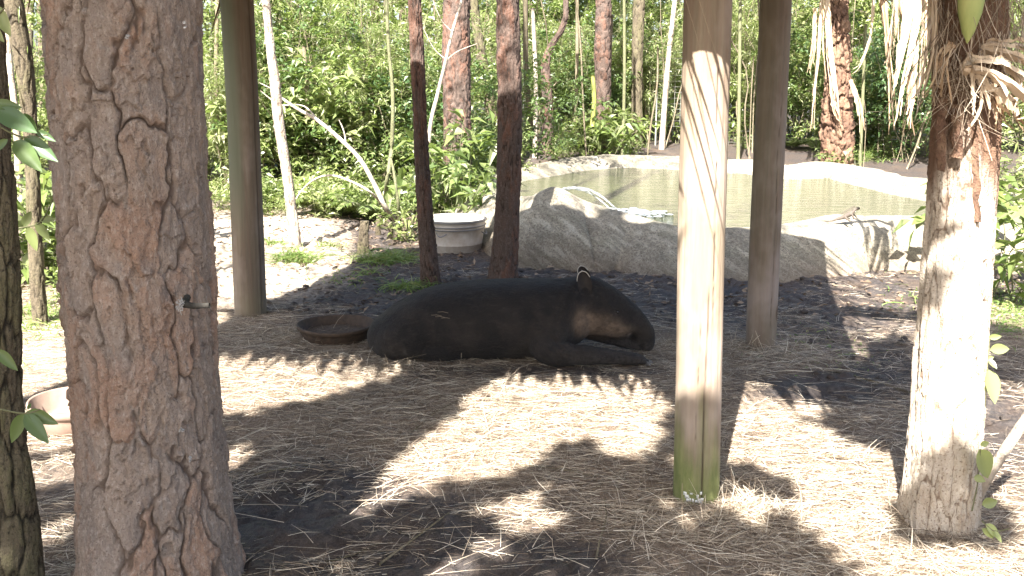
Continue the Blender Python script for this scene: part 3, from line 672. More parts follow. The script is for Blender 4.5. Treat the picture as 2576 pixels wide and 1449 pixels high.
# ------------------------------------------------------------------ unseen trees added behind the viewer, crowns shaped to cast the dapples
LIT = [
 [(540, 900), (1000, 900), (1000, 955), (930, 962), (880, 985), (800, 1000), (700, 1015), (640, 1035), (540, 1030)],
 [(1010, 900), (1640, 900), (1672, 1005), (1650, 1080), (1625, 1155), (1590, 1165), (1555, 1140), (1500, 1085), (1440, 1100), (1380, 1130), (1320, 1175), (1230, 1190), (1120, 1200), (1060, 1235), (960, 1270), (860, 1290), (812, 1262), (830, 1225), (770, 1190), (810, 1145), (880, 1135), (900, 1175), (980, 1160), (960, 1120), (1010, 1110), (1080, 1070), (1200, 1045), (1130, 1010), (1100, 975), (1040, 1000)],
 [(1880, 900), (2090, 900), (2060, 960), (2080, 1030), (2030, 1050), (2040, 1080), (2120, 1100), (2150, 1130), (2260, 1140), (2290, 1330), (2600, 1330), (2600, 1460), (2230, 1460), (2130, 1400), (2010, 1330), (1990, 1290), (2060, 1230), (2000, 1210), (1930, 1190), (1858, 1160), (1870, 1060)],
 [(1240, 1275), (1300, 1255), (1370, 1280), (1385, 1310), (1330, 1335), (1260, 1320)],
 [(1840, 1240), (1900, 1255), (1900, 1305), (1840, 1300)],
 [(550, 1140), (640, 1125), (620, 1170), (555, 1215)],
 [(1060, 1430), (1150, 1395), (1290, 1365), (1250, 1400), (1120, 1460)],
 [(0, 640), (560, 640), (560, 780), (240, 900), (240, 1090), (60, 1150), (0, 1060)],
 [(60, 1180), (230, 1130), (220, 1190), (90, 1240)], [(90, 1340), (200, 1300), (200, 1330), (110, 1370)],
 [(2300, 620), (2600, 620), (2600, 1340), (2300, 1340)],
 [(2110, 640), (2190, 640), (2210, 900), (2150, 910), (2105, 890)],
]
def tree_lane(x, y, r0, v0, v1, u, v):
    """landing points that belong to the shadow of a thing standing at x, y"""
    t = (v - y) / math.cos(SUN_AZ); return (np.abs(u - x - t * math.sin(SUN_AZ)) < r0) & (v > v0) & (v < v1)
N0 = 60000
u = rng.uniform(-5.2, 4.6, N0); v = rng.uniform(1.2, 7.2, N0); px, py = proj(np.stack([u, v, 0 * u], -1))
jx, jy = 26 * fbm(u * 5, v * 5, s=61), 18 * fbm(u * 5, v * 5, s=62)
lit = np.zeros(N0, bool)
for du, dv in ((0, 0), (.075, 0), (-.075, 0), (0, .085), (0, -.085)):
    qx, qy = proj(np.stack([u + du, v + dv, 0 * u], -1))
    for pl in LIT: lit |= inpoly(qx + jx * .8, qy + jy * .8, pl)
bigx, bigy = -1.27, 3.5
lit &= ~tree_lane(bigx - .03, bigy, .27, 3.2, 6.7, u, v)
lit |= tree_lane(Pp['c'].x, Pp['c'].y, .20, 4.62, 6.3, u, v)
lit |= tree_lane(1.93, 4.02, .19, 4.28, 5.45, u, v); lit &= ~tree_lane(1.93, 4.02, .24, 3.8, 4.22, u, v); lit &= ~tree_lane(1.93, 4.02, .2, 5.6, 6.8, u, v)
edge = (RC + bx_ * B0) ; la = (u - RC.x - .82) * ax.x + (v - RC.y - 2.55) * ax.y; lb = (u - RC.x - .82) * bx_.x + (v - RC.y - 2.55) * bx_.y
inroof = (la > A0 + .1) & (la < A1 - .1) & (lb > B0 + .15)
keep = ~lit & ~inroof
keep &= ~((py > 1460) & (vnoise(u * 2.2, v * 2.2, s=64) > .35))           # a few gaps outside the picture
keep &= ~((u > 2.9) & (v > 5.6)) & ~((u < -2.6) & (v > 5.9))
xt = keep & tree_lane(bigx, bigy, .36, 3.2, 6.7, u, v); keep_i = np.concatenate([np.where(keep)[0], np.where(xt)[0], np.where(xt)[0]]); u, v = u[keep_i] + rng.normal(0, .03, len(keep_i)), v[keep_i]; sel = rng.permutation(len(u))[:24000]; u, v = u[sel], v[sel]
hh = 4.2 + 1.1 * rng.random(len(u)) + .8 * np.abs(vnoise(u, v, s=65)); t = hh / math.tan(SUN_EL)
LP = np.stack([u - t * math.sin(SUN_AZ), v - t * math.cos(SUN_AZ), hh], -1)
for i, (tx, ty, m0) in enumerate([(-3.4, -2.6, LP[:, 0] < -2.2), (-.4, -3.6, (LP[:, 0] >= -2.2) & (LP[:, 0] < .7)), (2.4, -2.9, LP[:, 0] >= .7)]):
    root = empty('added_shade_tree', (tx, ty, 0), label='unseen broad-leaved tree added behind the viewer, crown shaped to shade the straw-covered clearing', cat='tree', group='unseen trees added behind the viewer')
    mb = MB(); add_tube(mb, [(tx, ty, -.1), (tx + .1, ty, 2.0), (tx, ty + .1, 4.0), (tx + .1, ty + .4, 5.2)], [.16, .13, .1, .05], 14)
    me = mb.mesh('trunk'); setattr_f(me, 'crack', np.ones(mb.n)); setattr_f(me, 'plate', np.zeros(mb.n)); part('trunk', me, M_bark_dark, root)
    mb = MB(); q = LP[m0]; dd = nrm(rng.normal(0, 1, q.shape) * [1, 1, .3]); ll = .15 + .09 * rng.random(len(q)); leaves(mb, q - dd * ll[:, None] * .5, dd, ll, .075 + .045 * rng.random(len(q)), .05, simple=True); part('crown', mb, M_leaf, root, smooth=False)

# ------------------------------------------------------------------ tub by the pond
tb = gnd(1150, 645); tc = Vector((at(1142, 600, tb.y + .34).x, tb.y + .35, float(gz(tb.x, tb.y + .3)) - .01))
tub = empty('metal_tub', tuple(tc), label='pale round metal tub of water standing between the two nearer pines', cat='tub')
Rt, Ht = .36, .36
prf = [(.30, 0), (.305, .01), (.318, .08), (.322, .085), (.318, .09), (.335, .2), (.343, .255), (.352, .262), (.345, .27), (.348, .285), (.357, .292), (.35, .30), (.355, Ht - .015), (.368, Ht - .008), (.370, Ht), (.362, Ht + .006), (.350, Ht), (.345, Ht - .04), (.31, .06), (.0, .05)]
v, f = lathe(prf, 72, tuple(tc)); part('tub_body', MB().add(v, f), M_tub, tub)
v, f = lathe([(.372, Ht - .02), (.374, Ht - .014), (.372, Ht - .008)], 72, tuple(tc)); part('rim_band', MB().add(v, f), M_tub_in, tub)
for z_ in (.262, .292):
    v, f = lathe([(.352 + (z_ - .262) * .2, z_ - .006), (.3565 + (z_ - .262) * .2, z_), (.353 + (z_ - .262) * .2, z_ + .006)], 72, tuple(tc)); part('rib', MB().add(v, f), M_tub_in, tub)
v, f = lathe([(.347, Ht - .035), (.2, Ht - .034), (.0, Ht - .034)], 48, tuple(tc)); part('water_surface', MB().add(v, f), M_tubwater, tub)
for s_ in (-1.9, -.35):
    mb = MB(); a0_ = s_; pr = [tc + Vector((math.cos(a0_ + d) * (.362 + .03 * math.sin((d + .16) / .32 * math.pi)), math.sin(a0_ + d) * (.362 + .03 * math.sin((d + .16) / .32 * math.pi)), .23 - .03 * math.sin((d + .16) / .32 * math.pi))) for d in np.linspace(-.16, .16, 9)]
    add_tube(mb, pr, [.007] * 9, 8); part('handle', mb, M_tub_in, tub)

# ------------------------------------------------------------------ feed bowls
def bowl(name, c, Rb, Hb, mat, label, fill=None, th=.018):
    root = empty(name, tuple(c), label=label, cat='feed bowl')
    prf = [(.0, .004), (Rb * .80, 0), (Rb * .85, .01), (Rb * .93, Hb * .55), (Rb * .95, Hb * .72), (Rb * 1.0, Hb * .76), (Rb * 1.01, Hb * .95), (Rb * .995, Hb), (Rb * .97, Hb * 1.0), (Rb * .955, Hb * .96), (Rb * .86, Hb * .3), (Rb * .78, Hb * .18), (.0, Hb * .15)]
    v, f = lathe(prf, 64, (0, 0, 0)); v[:, 0] *= 1 + .012 * np.sin(np.arctan2(v[:, 1], v[:, 0]) * 3); v[:, 2] += .004 * np.sin(np.arctan2(v[:, 1], v[:, 0]) * 2 + 1) * (v[:, 2] > .03)
    part('bowl_body', MB().add(v + np.array(c), f), mat, root)
    if fill:
        th_ = np.linspace(0, 2 * math.pi, 60, endpoint=False); rr_ = np.linspace(0, 1, 14)
        Rg, Tg = np.meshgrid(rr_ * Rb * .84, th_, indexing='ij'); X, Y_ = Rg * np.cos(Tg), Rg * np.sin(Tg); Z = Hb * .32 + .012 * fbm(X * 40, Y_ * 40, s=9) + .008
        part('bowl_contents', MB().add(np.stack([X, Y_, Z], -1).reshape(-1, 3) + np.array(c), grid_faces(60, 14)), M_feed, root)
    return root
g = gnd(845, 875); Rb = .29; c = Vector((at(847, 850, g.y + .24).x, g.y + .24, float(gz(g.x, g.y + .2)) - .005))
bowl('rubber_bowl', c, Rb, .115, M_rubber, 'dark rusty-brown shallow feed bowl on the straw behind the tapir', True)
g = gnd(190, 1108); c = Vector((at(205, 1080, g.y + .24).x, g.y + .25, float(gz(g.x, g.y + .2)) - .005))
bowl('plastic_bowl', c, .27, .15, M_pinktub, 'tan plastic bowl on the sunlit straw, half hidden by the big near pine')

# ------------------------------------------------------------------ tapir
TY = 6.72
def TX(px, py=800, Y=TY): return at(px, py, Y).x
def superring(c, hw, hh_, n, ang=0.0, ex=2.3):
    th = np.linspace(0, 2 * math.pi, n, endpoint=False); cy_, sz = np.cos(th), np.sin(th)
    a = np.sign(cy_) * np.abs(cy_) ** (2 / ex) * hw; b = np.sign(sz) * np.abs(sz) ** (2 / ex) * hh_
    return np.stack([c[0] - b * math.sin(ang), c[1] + a, c[2] + b * math.cos(ang)], -1)
def loft(mb, secs, n=40, m=60, ex=2.3):
    """secs rows: x, y, z, halfwidth, halfheight, tilt"""
    S = catmull(secs, m); rings = [superring(s_[:3], max(s_[3], .004), max(s_[4], .004), n, s_[5], ex) for s_ in S]
    V = np.array(rings).reshape(-1, 3); b = mb.n; mb.add(V, grid_faces(n, m)[:, ::-1]); 
    mb.f.append((np.arange(n) + b).reshape(1, -1)); mb.f.append((np.arange(n)[::-1] + b + (m - 1) * n).reshape(1, -1)); return mb
mb = MB(); y0 = TY
def sec(px, top, bot, hw, dy=0.0, tilt=0.0, Y=None):
    Y = Y or TY; T = at(px, top, Y + dy).z; Bz = bot; return (TX(px, top, Y + dy), Y + dy, (T + Bz) / 2, hw, (T - Bz) / 2, tilt)
torso = [sec(925, 838, .13, .03), sec(931, 822, .06, .11), sec(945, 804, .02, .17), sec(965, 789, -.02, .215), sec(995, 764, -.03, .25), sec(1036, 741, -.03, .28), sec(1080, 724, -.03, .295), sec(1140, 713, -.03, .31), sec(1215, 706, -.03, .315),
         sec(1300, 704, -.03, .305), sec(1360, 703, -.03, .29), sec(1410, 701, .0, .255), sec(1450, 699, .06, .20), sec(1485, 700, .15, .13), sec(1505, 712, .22, .06)]
loft(mb, torso, ex=2.25)
# haunch and shoulder masses
def blob(c, r, rot=0.0):
    v, f = lathe([(math.sin(a) , -math.cos(a)) for a in np.linspace(.02, math.pi - .02, 18)], 28); v = v * np.array(r); cr_, sr = math.cos(rot), math.sin(rot)
    v = np.stack([v[:, 0] * cr_ - v[:, 2] * sr, v[:, 1], v[:, 0] * sr + v[:, 2] * cr_], -1) + np.array(c); b = mb.n; mb.add(v, f)
    mb.f.append((np.arange(28)[::-1] + b).reshape(1, -1)); mb.f.append((np.arange(28) + b + 17 * 28).reshape(1, -1))
blob((TX(1040), TY - .14, .17), (.27, .17, .17), .35); blob((TX(1110), TY - .17, .09), (.22, .12, .11), 0)
blob((TX(1385), TY - .13, .24), (.16, .14, .21), -.3); blob((TX(1385), TY + .13, .24), (.15, .13, .2), -.3)
# neck, head, snout
hd = [sec(1390, 700, .20, .16), sec(1440, 697, .17, .165), sec(1478, 694, .150, .150), sec(1505, 699, .138, .135), sec(1530, 712, .130, .125), sec(1558, 731, .125, .105), sec(1584, 752, .130, .085), sec(1604, 771, .135, .068), sec(1620, 789, .12, .056), sec(1632, 806, .09, .048), sec(1638, 822, .06, .042)]
loft(mb, hd, ex=2.15, m=50)
snx = [(TX(1600, 800), TY, .22, .052, .060, -.9), (TX(1618, 820), TY, .185, .050, .060, -1.1), (TX(1627, 840), TY, .13, .045, .056, -1.35), (TX(1629, 860), TY, .075, .040, .050, -1.5), (TX(1628, 876), TY, .035, .034, .042, -1.55), (TX(1627, 886), TY, .018, .02, .03, -1.55)]
loft(mb, snx, ex=2.1, m=26)
loft(mb, [(TX(1480), TY, .20, .09, .06, 0), (TX(1530), TY, .165, .075, .045, 0), (TX(1565), TY, .148, .055, .036, 0), (TX(1586), TY, .142, .035, .025, 0), (TX(1594), TY, .142, .012, .012, 0)], m=24)
blob((TX(1590), TY, .15), (.05, .045, .045), 0); blob((TX(1603), TY, .125), (.05, .035, .055), 0)
# forelegs folded forward
def limb(pts):
    p = catmull(pts, 40); b = mb.n; n = 20; v, f = tube(p[:, :3], p[:, 3], n, ry=p[:, 3] * .9); mb.add(v, f); mb.f.append((np.arange(n)[::-1] + b).reshape(1, -1)); mb.f.append((np.arange(n) + b + 39 * n).reshape(1, -1))
ny = TY - .31
limb([(TX(1395), TY - .16, .24, .12), (TX(1368), TY - .24, .14, .12), (TX(1383), ny, .085, .098), (TX(1430), ny - .01, .085, .088), (TX(1490), ny - .01, .072, .068), (TX(1545), ny, .056, .054), (TX(1585), ny, .045, .05), (TX(1608), ny, .035, .038)])
fy = TY + .10
limb([(TX(1400), fy, .22, .12), (TX(1440), fy, .17, .075), (TX(1480), fy - .02, .135, .058), (TX(1530), fy - .06, .10, .048), (TX(1585), fy - .08, .065, .042), (TX(1615), fy - .08, .045, .035)])
for dx, dy in ((1606, -.035), (1613, 0.0), (1606, .035)):
    limb([(TX(dx - 18), ny + dy * .6, .045, .024), (TX(dx), ny + dy, .034, .022), (TX(dx + 9), ny + dy * 1.15, .022, .014)])
raw = mb.mesh('tapir_raw'); tmp = link('tapir_raw', raw)
md = tmp.modifiers.new('r', 'REMESH'); md.mode = 'VOXEL'; md.voxel_size = .0095; sm = tmp.modifiers.new('s', 'SMOOTH'); sm.iterations = 9; sm.factor = .6
dg = bpy.context.evaluated_depsgraph_get(); body = bpy.data.meshes.new_from_object(tmp.evaluated_get(dg)); bpy.data.objects.remove(tmp)
nvt = len(body.vertices); co = np.zeros(nvt * 3, np.float32); body.vertices.foreach_get('co', co); co = co.reshape(-1, 3).astype(float)
no = np.zeros(nvt * 3, np.float32); body.vertices.foreach_get('normal', no); no = no.reshape(-1, 3)
px, py = proj(co); sidef = co[:, 1] < TY + .02
def gs(cx, cy, sx, sy, p=1.0): return np.exp(-(((px - cx) / sx) ** 2 + ((py - cy) / sy) ** 2) ** p)
dsp = -.022 * gs(1594, 848, 13, 11, 1.5) * sidef - .010 * gs(1553, 785, 7, 5) * sidef - .006 * gs(1531, 815, 4, 3) * sidef   # mouth corner, eye socket
dsp -= .012 * gs(1448, 850, 10, 60) * sidef + .008 * gs(1330, 800, 16, 90) * sidef + .007 * gs(1010, 770, 12, 40) * sidef
dsp += .004 * fbm(co[:, 0] * 9, co[:, 1] * 9, co[:, 2] * 9, s=5) + .010 * fbm(co[:, 0] * 3, co[:, 1] * 3, co[:, 2] * 3, s=6)
dsp += .0035 * np.sin((px - 1300 + (py - 770) * .5) * .30) * gs(1425, 770, 45, 60) * sidef + .003 * np.sin((px - 1300 - (py - 850) * .8) * .33) * gs(1400, 880, 40, 35) * sidef + .0022 * fbm(co[:, 0] * 28, co[:, 1] * 28, co[:, 2] * 28, s=15)
co2 = co + no * dsp[:, None]; body.vertices.foreach_set('co', co2.astype(np.float32).ravel())
cheek = np.clip(gs(1470, 815, 26, 40, 1.6) * .9 + gs(1510, 818, 48, 28, 1.4) * .8 + gs(1556, 830, 36, 17, 1.4) * .85, 0, 1) * sstep(TY + .05, TY - .02, co[:, 1]) * (.75 + .6 * fbm(co[:, 0] * 30, co[:, 1] * 30, co[:, 2] * 30, s=7))
cheek *= sstep(862, 845, py)
mouth = np.clip(gs(1594, 851, 11, 9, 1.6) * sidef, 0, 1); lip = .5 * gs(1584, 842, 5, 4, 1.3) * sidef
setattr_f(body, 'cheek', np.clip(cheek, 0, 1)); setattr_f(body, 'mouth', mouth); setattr_f(body, 'lip', lip); setattr_f(body, 'leg', sstep(.13, .05, co[:, 2]) * (px > 1430))
body.polygons.foreach_set('use_smooth', np.ones(len(body.polygons), bool)); body.update()
m = NT('tapir_hide', .78, .22); n1 = m.noise(5, 4, .6); n2 = m.noise(170, 4, .7, (.35, 1, 1)); n3 = m.noise(45, 4, .7)
c = m.mix(m.mask(n1, .35, .7), (.0115, .0105, .0115), (.023, .019, .0175)); c = m.mix(m.math('MULTIPLY', m.mask(n2, .45, .7), .5), c, (.03, .025, .021))
dust = m.noise(3.2, 5, .7); c = m.mix(m.math('MULTIPLY', m.mask(dust, .48, .66), .6), c, (.045, .036, .03)); fl = m.noise(30, 5, .8, (.4, 1, 1)); c = m.mix(m.math('MULTIPLY', m.mask(fl, .52, .68), .5), c, (.05, .042, .036)); c = m.mix(m.math('MULTIPLY', m.attr('leg'), m.mask(n3, .4, .6)), c, (.05, .042, .038))
tanc = m.mix(m.mask(n3, .3, .7), (.13, .088, .062), (.235, .17, .122)); c = m.mix(m.attr('cheek'), c, tanc); c = m.mix(m.attr('mouth'), c, (.006, .004, .004)); c = m.mix(m.attr('lip'), c, (.28, .22, .18))
m.color(c); m.bump(m.math('ADD', n2, m.math('ADD', n3, fl)), .008, .9); m.b.inputs['Sheen Weight'].default_value = .04; m.b.inputs['Sheen Roughness'].default_value = .5
M_hide = m.m
tapir = empty('tapir', (TX(1270), TY, 0), label='dark brown tapir lying on the straw with its head down to the right', cat='tapir')
body.materials.clear(); part('body', body, M_hide, tapir)
M_ear = simple('ear_skin', (.022, .018, .017), .7, .25, (.035, .028, .025), 40); M_rimw = simple('white_ear_edge', (.55, .5, .44), .7, .2)
M_eye = simple('eye', (.004, .003, .003), .12, .7)
def ear(base_px, tip_px, wpx, Y, lean):
    b, t_ = at(*base_px, Y), at(*tip_px, Y + lean); n, mm = 15, 22; W = wpx * depth(b) / F; V = []; rimv = []
    ax_ = (t_ - b); side = Vector((1, .15, .12)).normalized()
    for j in range(mm):
        s_ = j / (mm - 1); hw_ = W * .5 * math.sqrt(max(.0004, 1 - (1.85 * s_ - .85) ** 2)); c_ = b + ax_ * s_
        for i in range(n):
            q = (i / (n - 1) * 2 - 1); V.append(c_ + side * hw_ * q + Vector((0, .030 * (1 - q * q) * (1 - s_ * .3) - .012, 0)))
    V = np.array(V); f = grid_faces(n, mm, False); mb = MB(); mb.add(V, f); mb.add(V + [0, .009, 0], f[:, ::-1])
    part('ear', mb, M_ear, tapir); ear_o = COL.objects[-1] if False else bpy.data.objects[[o.name for o in tapir.children if o.name.startswith('ear')][-1]]
    mb = MB(); Vg = V.reshape(mm, n, 3); path = np.concatenate([Vg[13:, 0], Vg[-1, 3:-3:3], Vg[:14:-1, -1]]); add_tube(mb, catmull(path, 50), .003, 6)
    me = mb.mesh('ear_rim'); r2 = part('ear_rim', me, M_rimw, tapir); r2.parent = ear_o
ear((1476, 742), (1464, 681), 37, TY - .13, .02)
ear((1478, 712), (1461, 668), 30, TY + .12, .02)
e = at(1553, 785, TY - .095); v, f = lathe([(math.sin(a) * .012, -math.cos(a) * .012) for a in np.linspace(.05, math.pi - .05, 9)], 14, tuple(e)); part('eye', MB().add(v, f), M_eye, tapir)
for dx, dy in ((1617, -.038), (1624, 0.0), (1616, .038)):
    mb = MB(); b_ = Vector((TX(dx - 6), ny + dy * 1.1, .026)); add_tube(mb, [b_, b_ + Vector((.018, 0, -.005)), b_ + Vector((.033, 0, -.014))], [.017, .015, .006], 10); part('hoof', mb, M_hoof, tapir)

# ------------------------------------------------------------------ iguana on the pond rim
IY = gnd(2120, 549, .49).y
def ip(px, py, dy=0.0): p = at(px, py, IY + dy); return (p.x, p.y, p.z)
mb = MB()
def itube(pts, rad):
    p = catmull([tuple(q) for q in pts], 24); r_s = np.interp(np.linspace(0, 1, 24), np.linspace(0, 1, len(rad)), rad); b = mb.n; v, f = tube(p, r_s, 12); mb.add(v, f)
    mb.f.append((np.arange(12)[::-1] + b).reshape(1, -1)); mb.f.append((np.arange(12) + b + 23 * 12).reshape(1, -1))
itube([ip(2070, 556), ip(2090, 556), ip(2106, 551), ip(2120, 547), ip(2132, 541), ip(2142, 536), ip(2148, 530), ip(2153, 526), ip(2160, 524.5), ip(2163, 526)], [.004, .008, .014, .022, .030, .028, .020, .017, .016, .006])
itube([ip(2125, 546, -.02), ip(2132, 552, -.05), ip(2137, 555, -.06), ip(2143, 556, -.06)], [.014, .012, .008, .005]); itube([ip(2125, 546, .02), ip(2130, 550, .05), ip(2139, 550, .06)], [.014, .01, .005])
itube([ip(2142, 537, -.02), ip(2146, 545, -.05), ip(2148, 550, -.05), ip(2154, 552, -.05)], [.012, .010, .007, .004]); itube([ip(2142, 537, .02), ip(2149, 541, .05), ip(2156, 548, .06)], [.012, .009, .004])
raw = mb.mesh('iguana_raw'); tmp = link('iguana_raw', raw); md = tmp.modifiers.new('r', 'REMESH'); md.mode = 'VOXEL'; md.voxel_size = .0035; sm = tmp.modifiers.new('s', 'SMOOTH'); sm.iterations = 3
dg = bpy.context.evaluated_depsgraph_get(); ib = bpy.data.meshes.new_from_object(tmp.evaluated_get(dg)); bpy.data.objects.remove(tmp); ib.materials.clear(); ib.polygons.foreach_set('use_smooth', np.ones(len(ib.polygons), bool))
igu = empty('iguana', ip(2120, 550), label='small grey-brown iguana basking on the near rim of the pond', cat='iguana')
part('body', ib, simple('iguana_skin', (.10, .08, .062), .7, .3, (.05, .04, .032), 60, .004), igu)
mb = MB()
for i in range(16):
    s_ = i / 15; p = Vector(ip(2118 + 34 * s_, 545 - 19 * s_)); up_ = Vector((-.35, 0, .9)) * .028; p = p + up_ * .85; mb.add([p + Vector((-.006, 0, 0)), p + Vector((.006, 0, 0)), p + up_ * .75, p + Vector((0, .004, 0))], [[0, 1, 2], [1, 3, 2], [3, 0, 2]])
part('crest', mb, simple('iguana_crest', (.07, .05, .04), .7), igu)

# ------------------------------------------------------------------ right-hand palm with ragged bark
YP = 4.02
pts = [gnd(2362, 1312), at(2372, 1180, YP), at(2390, 950, YP), at(2406, 700, YP), at(2420, 520, YP), at(2428, 380, YP), at(2436, 240, YP), at(2440, 60, YP), at(2444, -20, YP)]
pts[0] = Vector((pts[0].x, YP, -.04))
palm = empty('cabbage_palm', (pts[0].x, YP, 0), label='near right palm trunk, sunlit pale below and ragged brown above, with drooping fibres', cat='palm')
tp = extend(pts[-2], pts[-1], 3.1)
tro = make_trunk('trunk', palm, M_bark_palm, pts + [tp], [r_(184, pts[0]), r_(172, pts[1]), r_(170, pts[2]), r_(165, pts[3]), r_(158, pts[4]), r_(158, pts[5]), r_(158, pts[6]), .14, .13, .12], 210, 420, cells=22, cell_h=.30, dep=.008, seed=33, flare=.10, furrow=.16, warp=.9, scaly=.8, ridged=.02)
_c = np.zeros(len(tro.data.vertices) * 3, np.float32); tro.data.vertices.foreach_get('co', _c); _c = _c.reshape(-1, 3); _a = _c[:, 0]
setattr_f(tro.data, 'upper', np.clip(sstep(1.30, 1.62, _c[:, 2] + .45 * fbm(_c[:, 0] * 9, _c[:, 1] * 9, _c[:, 2] * 1.6, s=12) + .9 * np.maximum(0, _c[:, 0] - .02)), 0, 1))
# loose bark slabs
for i, (x0, y0_, x1, y1_, w_) in enumerate([(2380, 250, 2372, 430, 30), (2455, 290, 2462, 560, 28), (2420, 260, 2415, 400, 34)]):
    a_, b_ = at(x0, y0_, YP - .13), at(x1, y1_, YP - .15); n = 10; V = []
    for j in range(n):
        s_ = j / (n - 1); c_ = a_ + (b_ - a_) * s_; hw_ = w_ / 2 * depth(c_) / F * (1 - .5 * s_ + .15 * math.sin(j * 2.1 + i)); V += [c_ + Vector((-hw_, .03, 0)), c_ + Vector((0, -.012 - .01 * s_, 0)), c_ + Vector((hw_, .03, 0))]
    V = np.array(V) + rng.normal(0, .003, (3 * n, 3)); f = grid_faces(3, n, False); mb = MB().add(V, f); mb.add(V + [0, .012, 0], f[:, ::-1]); me = mb.mesh('bark_slab'); setattr_f(me, 'crack', np.ones(mb.n) * .8); setattr_f(me, 'plate', rng.random(mb.n)); part('bark_slab', me, M_bark_palm if i in (4, 5) else M_bark_boots, palm)
mb = MB(); n = 520; x0 = rng.uniform(2335, 2600, n); P0 = np.array([tuple(at(a, b, YP + c_)) for a, b, c_ in zip(x0, rng.uniform(-60, 160, n), rng.uniform(-.22, .1, n))])
ribbons(mb, P0, nrm(np.stack([rng.normal(0, .35, n), rng.normal(-.1, .2, n), -np.ones(n) * .8], -1)), rng.uniform(.08, .30, n), rng.uniform(.002, .0045, n), np.stack([rng.normal(0, .25, n), rng.normal(0, .1, n), -.3 * np.ones(n)], -1), 5, rng.uniform(.2, .75, n))
n = 110; P0 = np.array([tuple(at(a, b, YP - .16)) for a, b in zip(rng.normal(2425, 28, n), rng.normal(205, 30, n))]); ribbons(mb, P0, nrm(rng.normal(0, 1, (n, 3)) * [1, .3, .8] + [0, -.3, -.5]), rng.uniform(.05, .16, n), rng.uniform(.002, .004, n), rng.normal(0, .5, (n, 3)), 5, rng.uniform(.3, .8, n))
part('fibres', mb, M_straw, palm, smooth=False, attr='rnd')['kind'] = 'stuff'
def frond_sheet(name, mb, path, widths, fold=.35, side=(1, 0, 0), ruff=.01):
    """a dry folded blade: strip with a keel"""
    P = catmull([tuple(p) for p in path], 26); Wd = np.interp(np.linspace(0, 1, 26), np.linspace(0, 1, len(widths)), widths); n = 9; V = []
    T = nrm(np.gradient(P, axis=0)); S = nrm(np.cross(T, np.array([0, 1.0, 0])) ); S = np.where((S @ np.array(side))[:, None] < 0, -S, S)
    q = np.linspace(-1, 1, n); rfl = .8 + .2 * vnoise(np.arange(26) * .9, (len(name) % 7))
    V = P[:, None, :] + S[:, None, :] * (q[None, :, None] * Wd[:, None, None] * .5 * rfl[:, None, None]) + np.array([0, 1.0, 0]) * (np.abs(q)[None, :, None] * Wd[:, None, None] * fold + ruff * np.sin(q * 9 + 1)[None, :, None])
    for k0 in range(0, n - 1, 1 if Wd.max() > .035 else 2):          # torn lengthwise into blades
        k1 = min(n - 1, k0 + (1 if Wd.max() > .035 else 2)); m_ = int(26 * (1 if rng.random() < .45 else rng.uniform(.6, .98))); f = grid_faces(2, m_, False); sh = np.linspace(0, 1, m_)[:, None, None] ** 2 * rng.normal(0, .028, 3)
        B_ = V[:m_, [k0, k1]] + sh + rng.normal(0, ruff * .1, (m_, 2, 3)); mb.add(B_.reshape(-1, 3), f); mb.add(B_.reshape(-1, 3) + [0, .003, 0], f[:, ::-1])
    return mb
for lb, path, wd, mt in [
    ('broad pale dry leaf base', [at(2420, 170, YP - .2), at(2500, 175, YP - .26), at(2570, 225, YP - .25), at(2620, 300, YP - .2)], [.06, .17, .19, .1], M_deadpale),
    ('tan folded leaf', [at(2470, 120, YP - .15), at(2540, 130, YP - .2), at(2600, 160, YP - .2), at(2660, 220, YP - .2)], [.06, .14, .15, .1], M_deadpale),
    (None, [at(2440, 130, YP - .18), at(2462, 200, YP - .22), at(2478, 270, YP - .23), at(2468, 318, YP - .2)], [.03, .055, .05, .012], M_deadpale),
    (None, [at(2500, 210, YP - .2), at(2512, 260, YP - .22), at(2520, 300, YP - .2), at(2535, 312, YP - .18)], [.04, .05, .04, .01], M_dead),
    (None, [at(2400, 110, YP - .18), at(2372, 150, YP - .2), at(2365, 210, YP - .18), at(2350, 260, YP - .16)], [.05, .05, .03, .01], M_dead),
    (None, [at(2350, -20, YP - .1), at(2352, 100, YP - .14), at(2345, 200, YP - .12), at(2350, 250, YP - .1)], [.06, .05, .04, .01], M_deadpale),
    (None, [at(2540, 240, YP - .1), at(2560, 300, YP - .1), at(2590, 320, YP - .1)], [.06, .05, .02], M_dead)]:
    part('dry_leaf', frond_sheet(str(wd), MB(), path, wd), mt, palm, label=lb)
v, f = lathe([(.002, -.14), (.022, -.10), (.042, -.03), (.052, .06), (.045, .15)], 18, tuple(at(2442, 12, YP - .22))); part('leaf_sheath', MB().add(v, f), M_sheath, palm, label='green leaf sheath tapering down')
# its fan leaves above the frame
def fan(mb, c, d, L, n=22, w_=.035):
    d = nrm(np.array(d, float)); s_ = nrm(np.cross(d, [0, 0, 1.0])); ang = np.linspace(-1.5, 1.5, n); D = np.cos(ang)[:, None] * d + np.sin(ang)[:, None] * s_ + np.array([0, 0, -.15]); leaves(mb, np.repeat([np.array(c)], n, 0), D, L * (.8 + .2 * np.cos(ang)), w_, .35, simple=True)
mb = MB()
for i in range(9):
    a_ = i * .7 + .3; d = np.array([math.cos(a_), math.sin(a_), .35]); c_ = np.array(tp) + d * .7; add_tube(mb, [tp, tuple(c_)], [.015, .01], 5); fan(mb, c_, d, .75, 24)
part('fan_leaves', mb, M_leaf, palm, smooth=False)

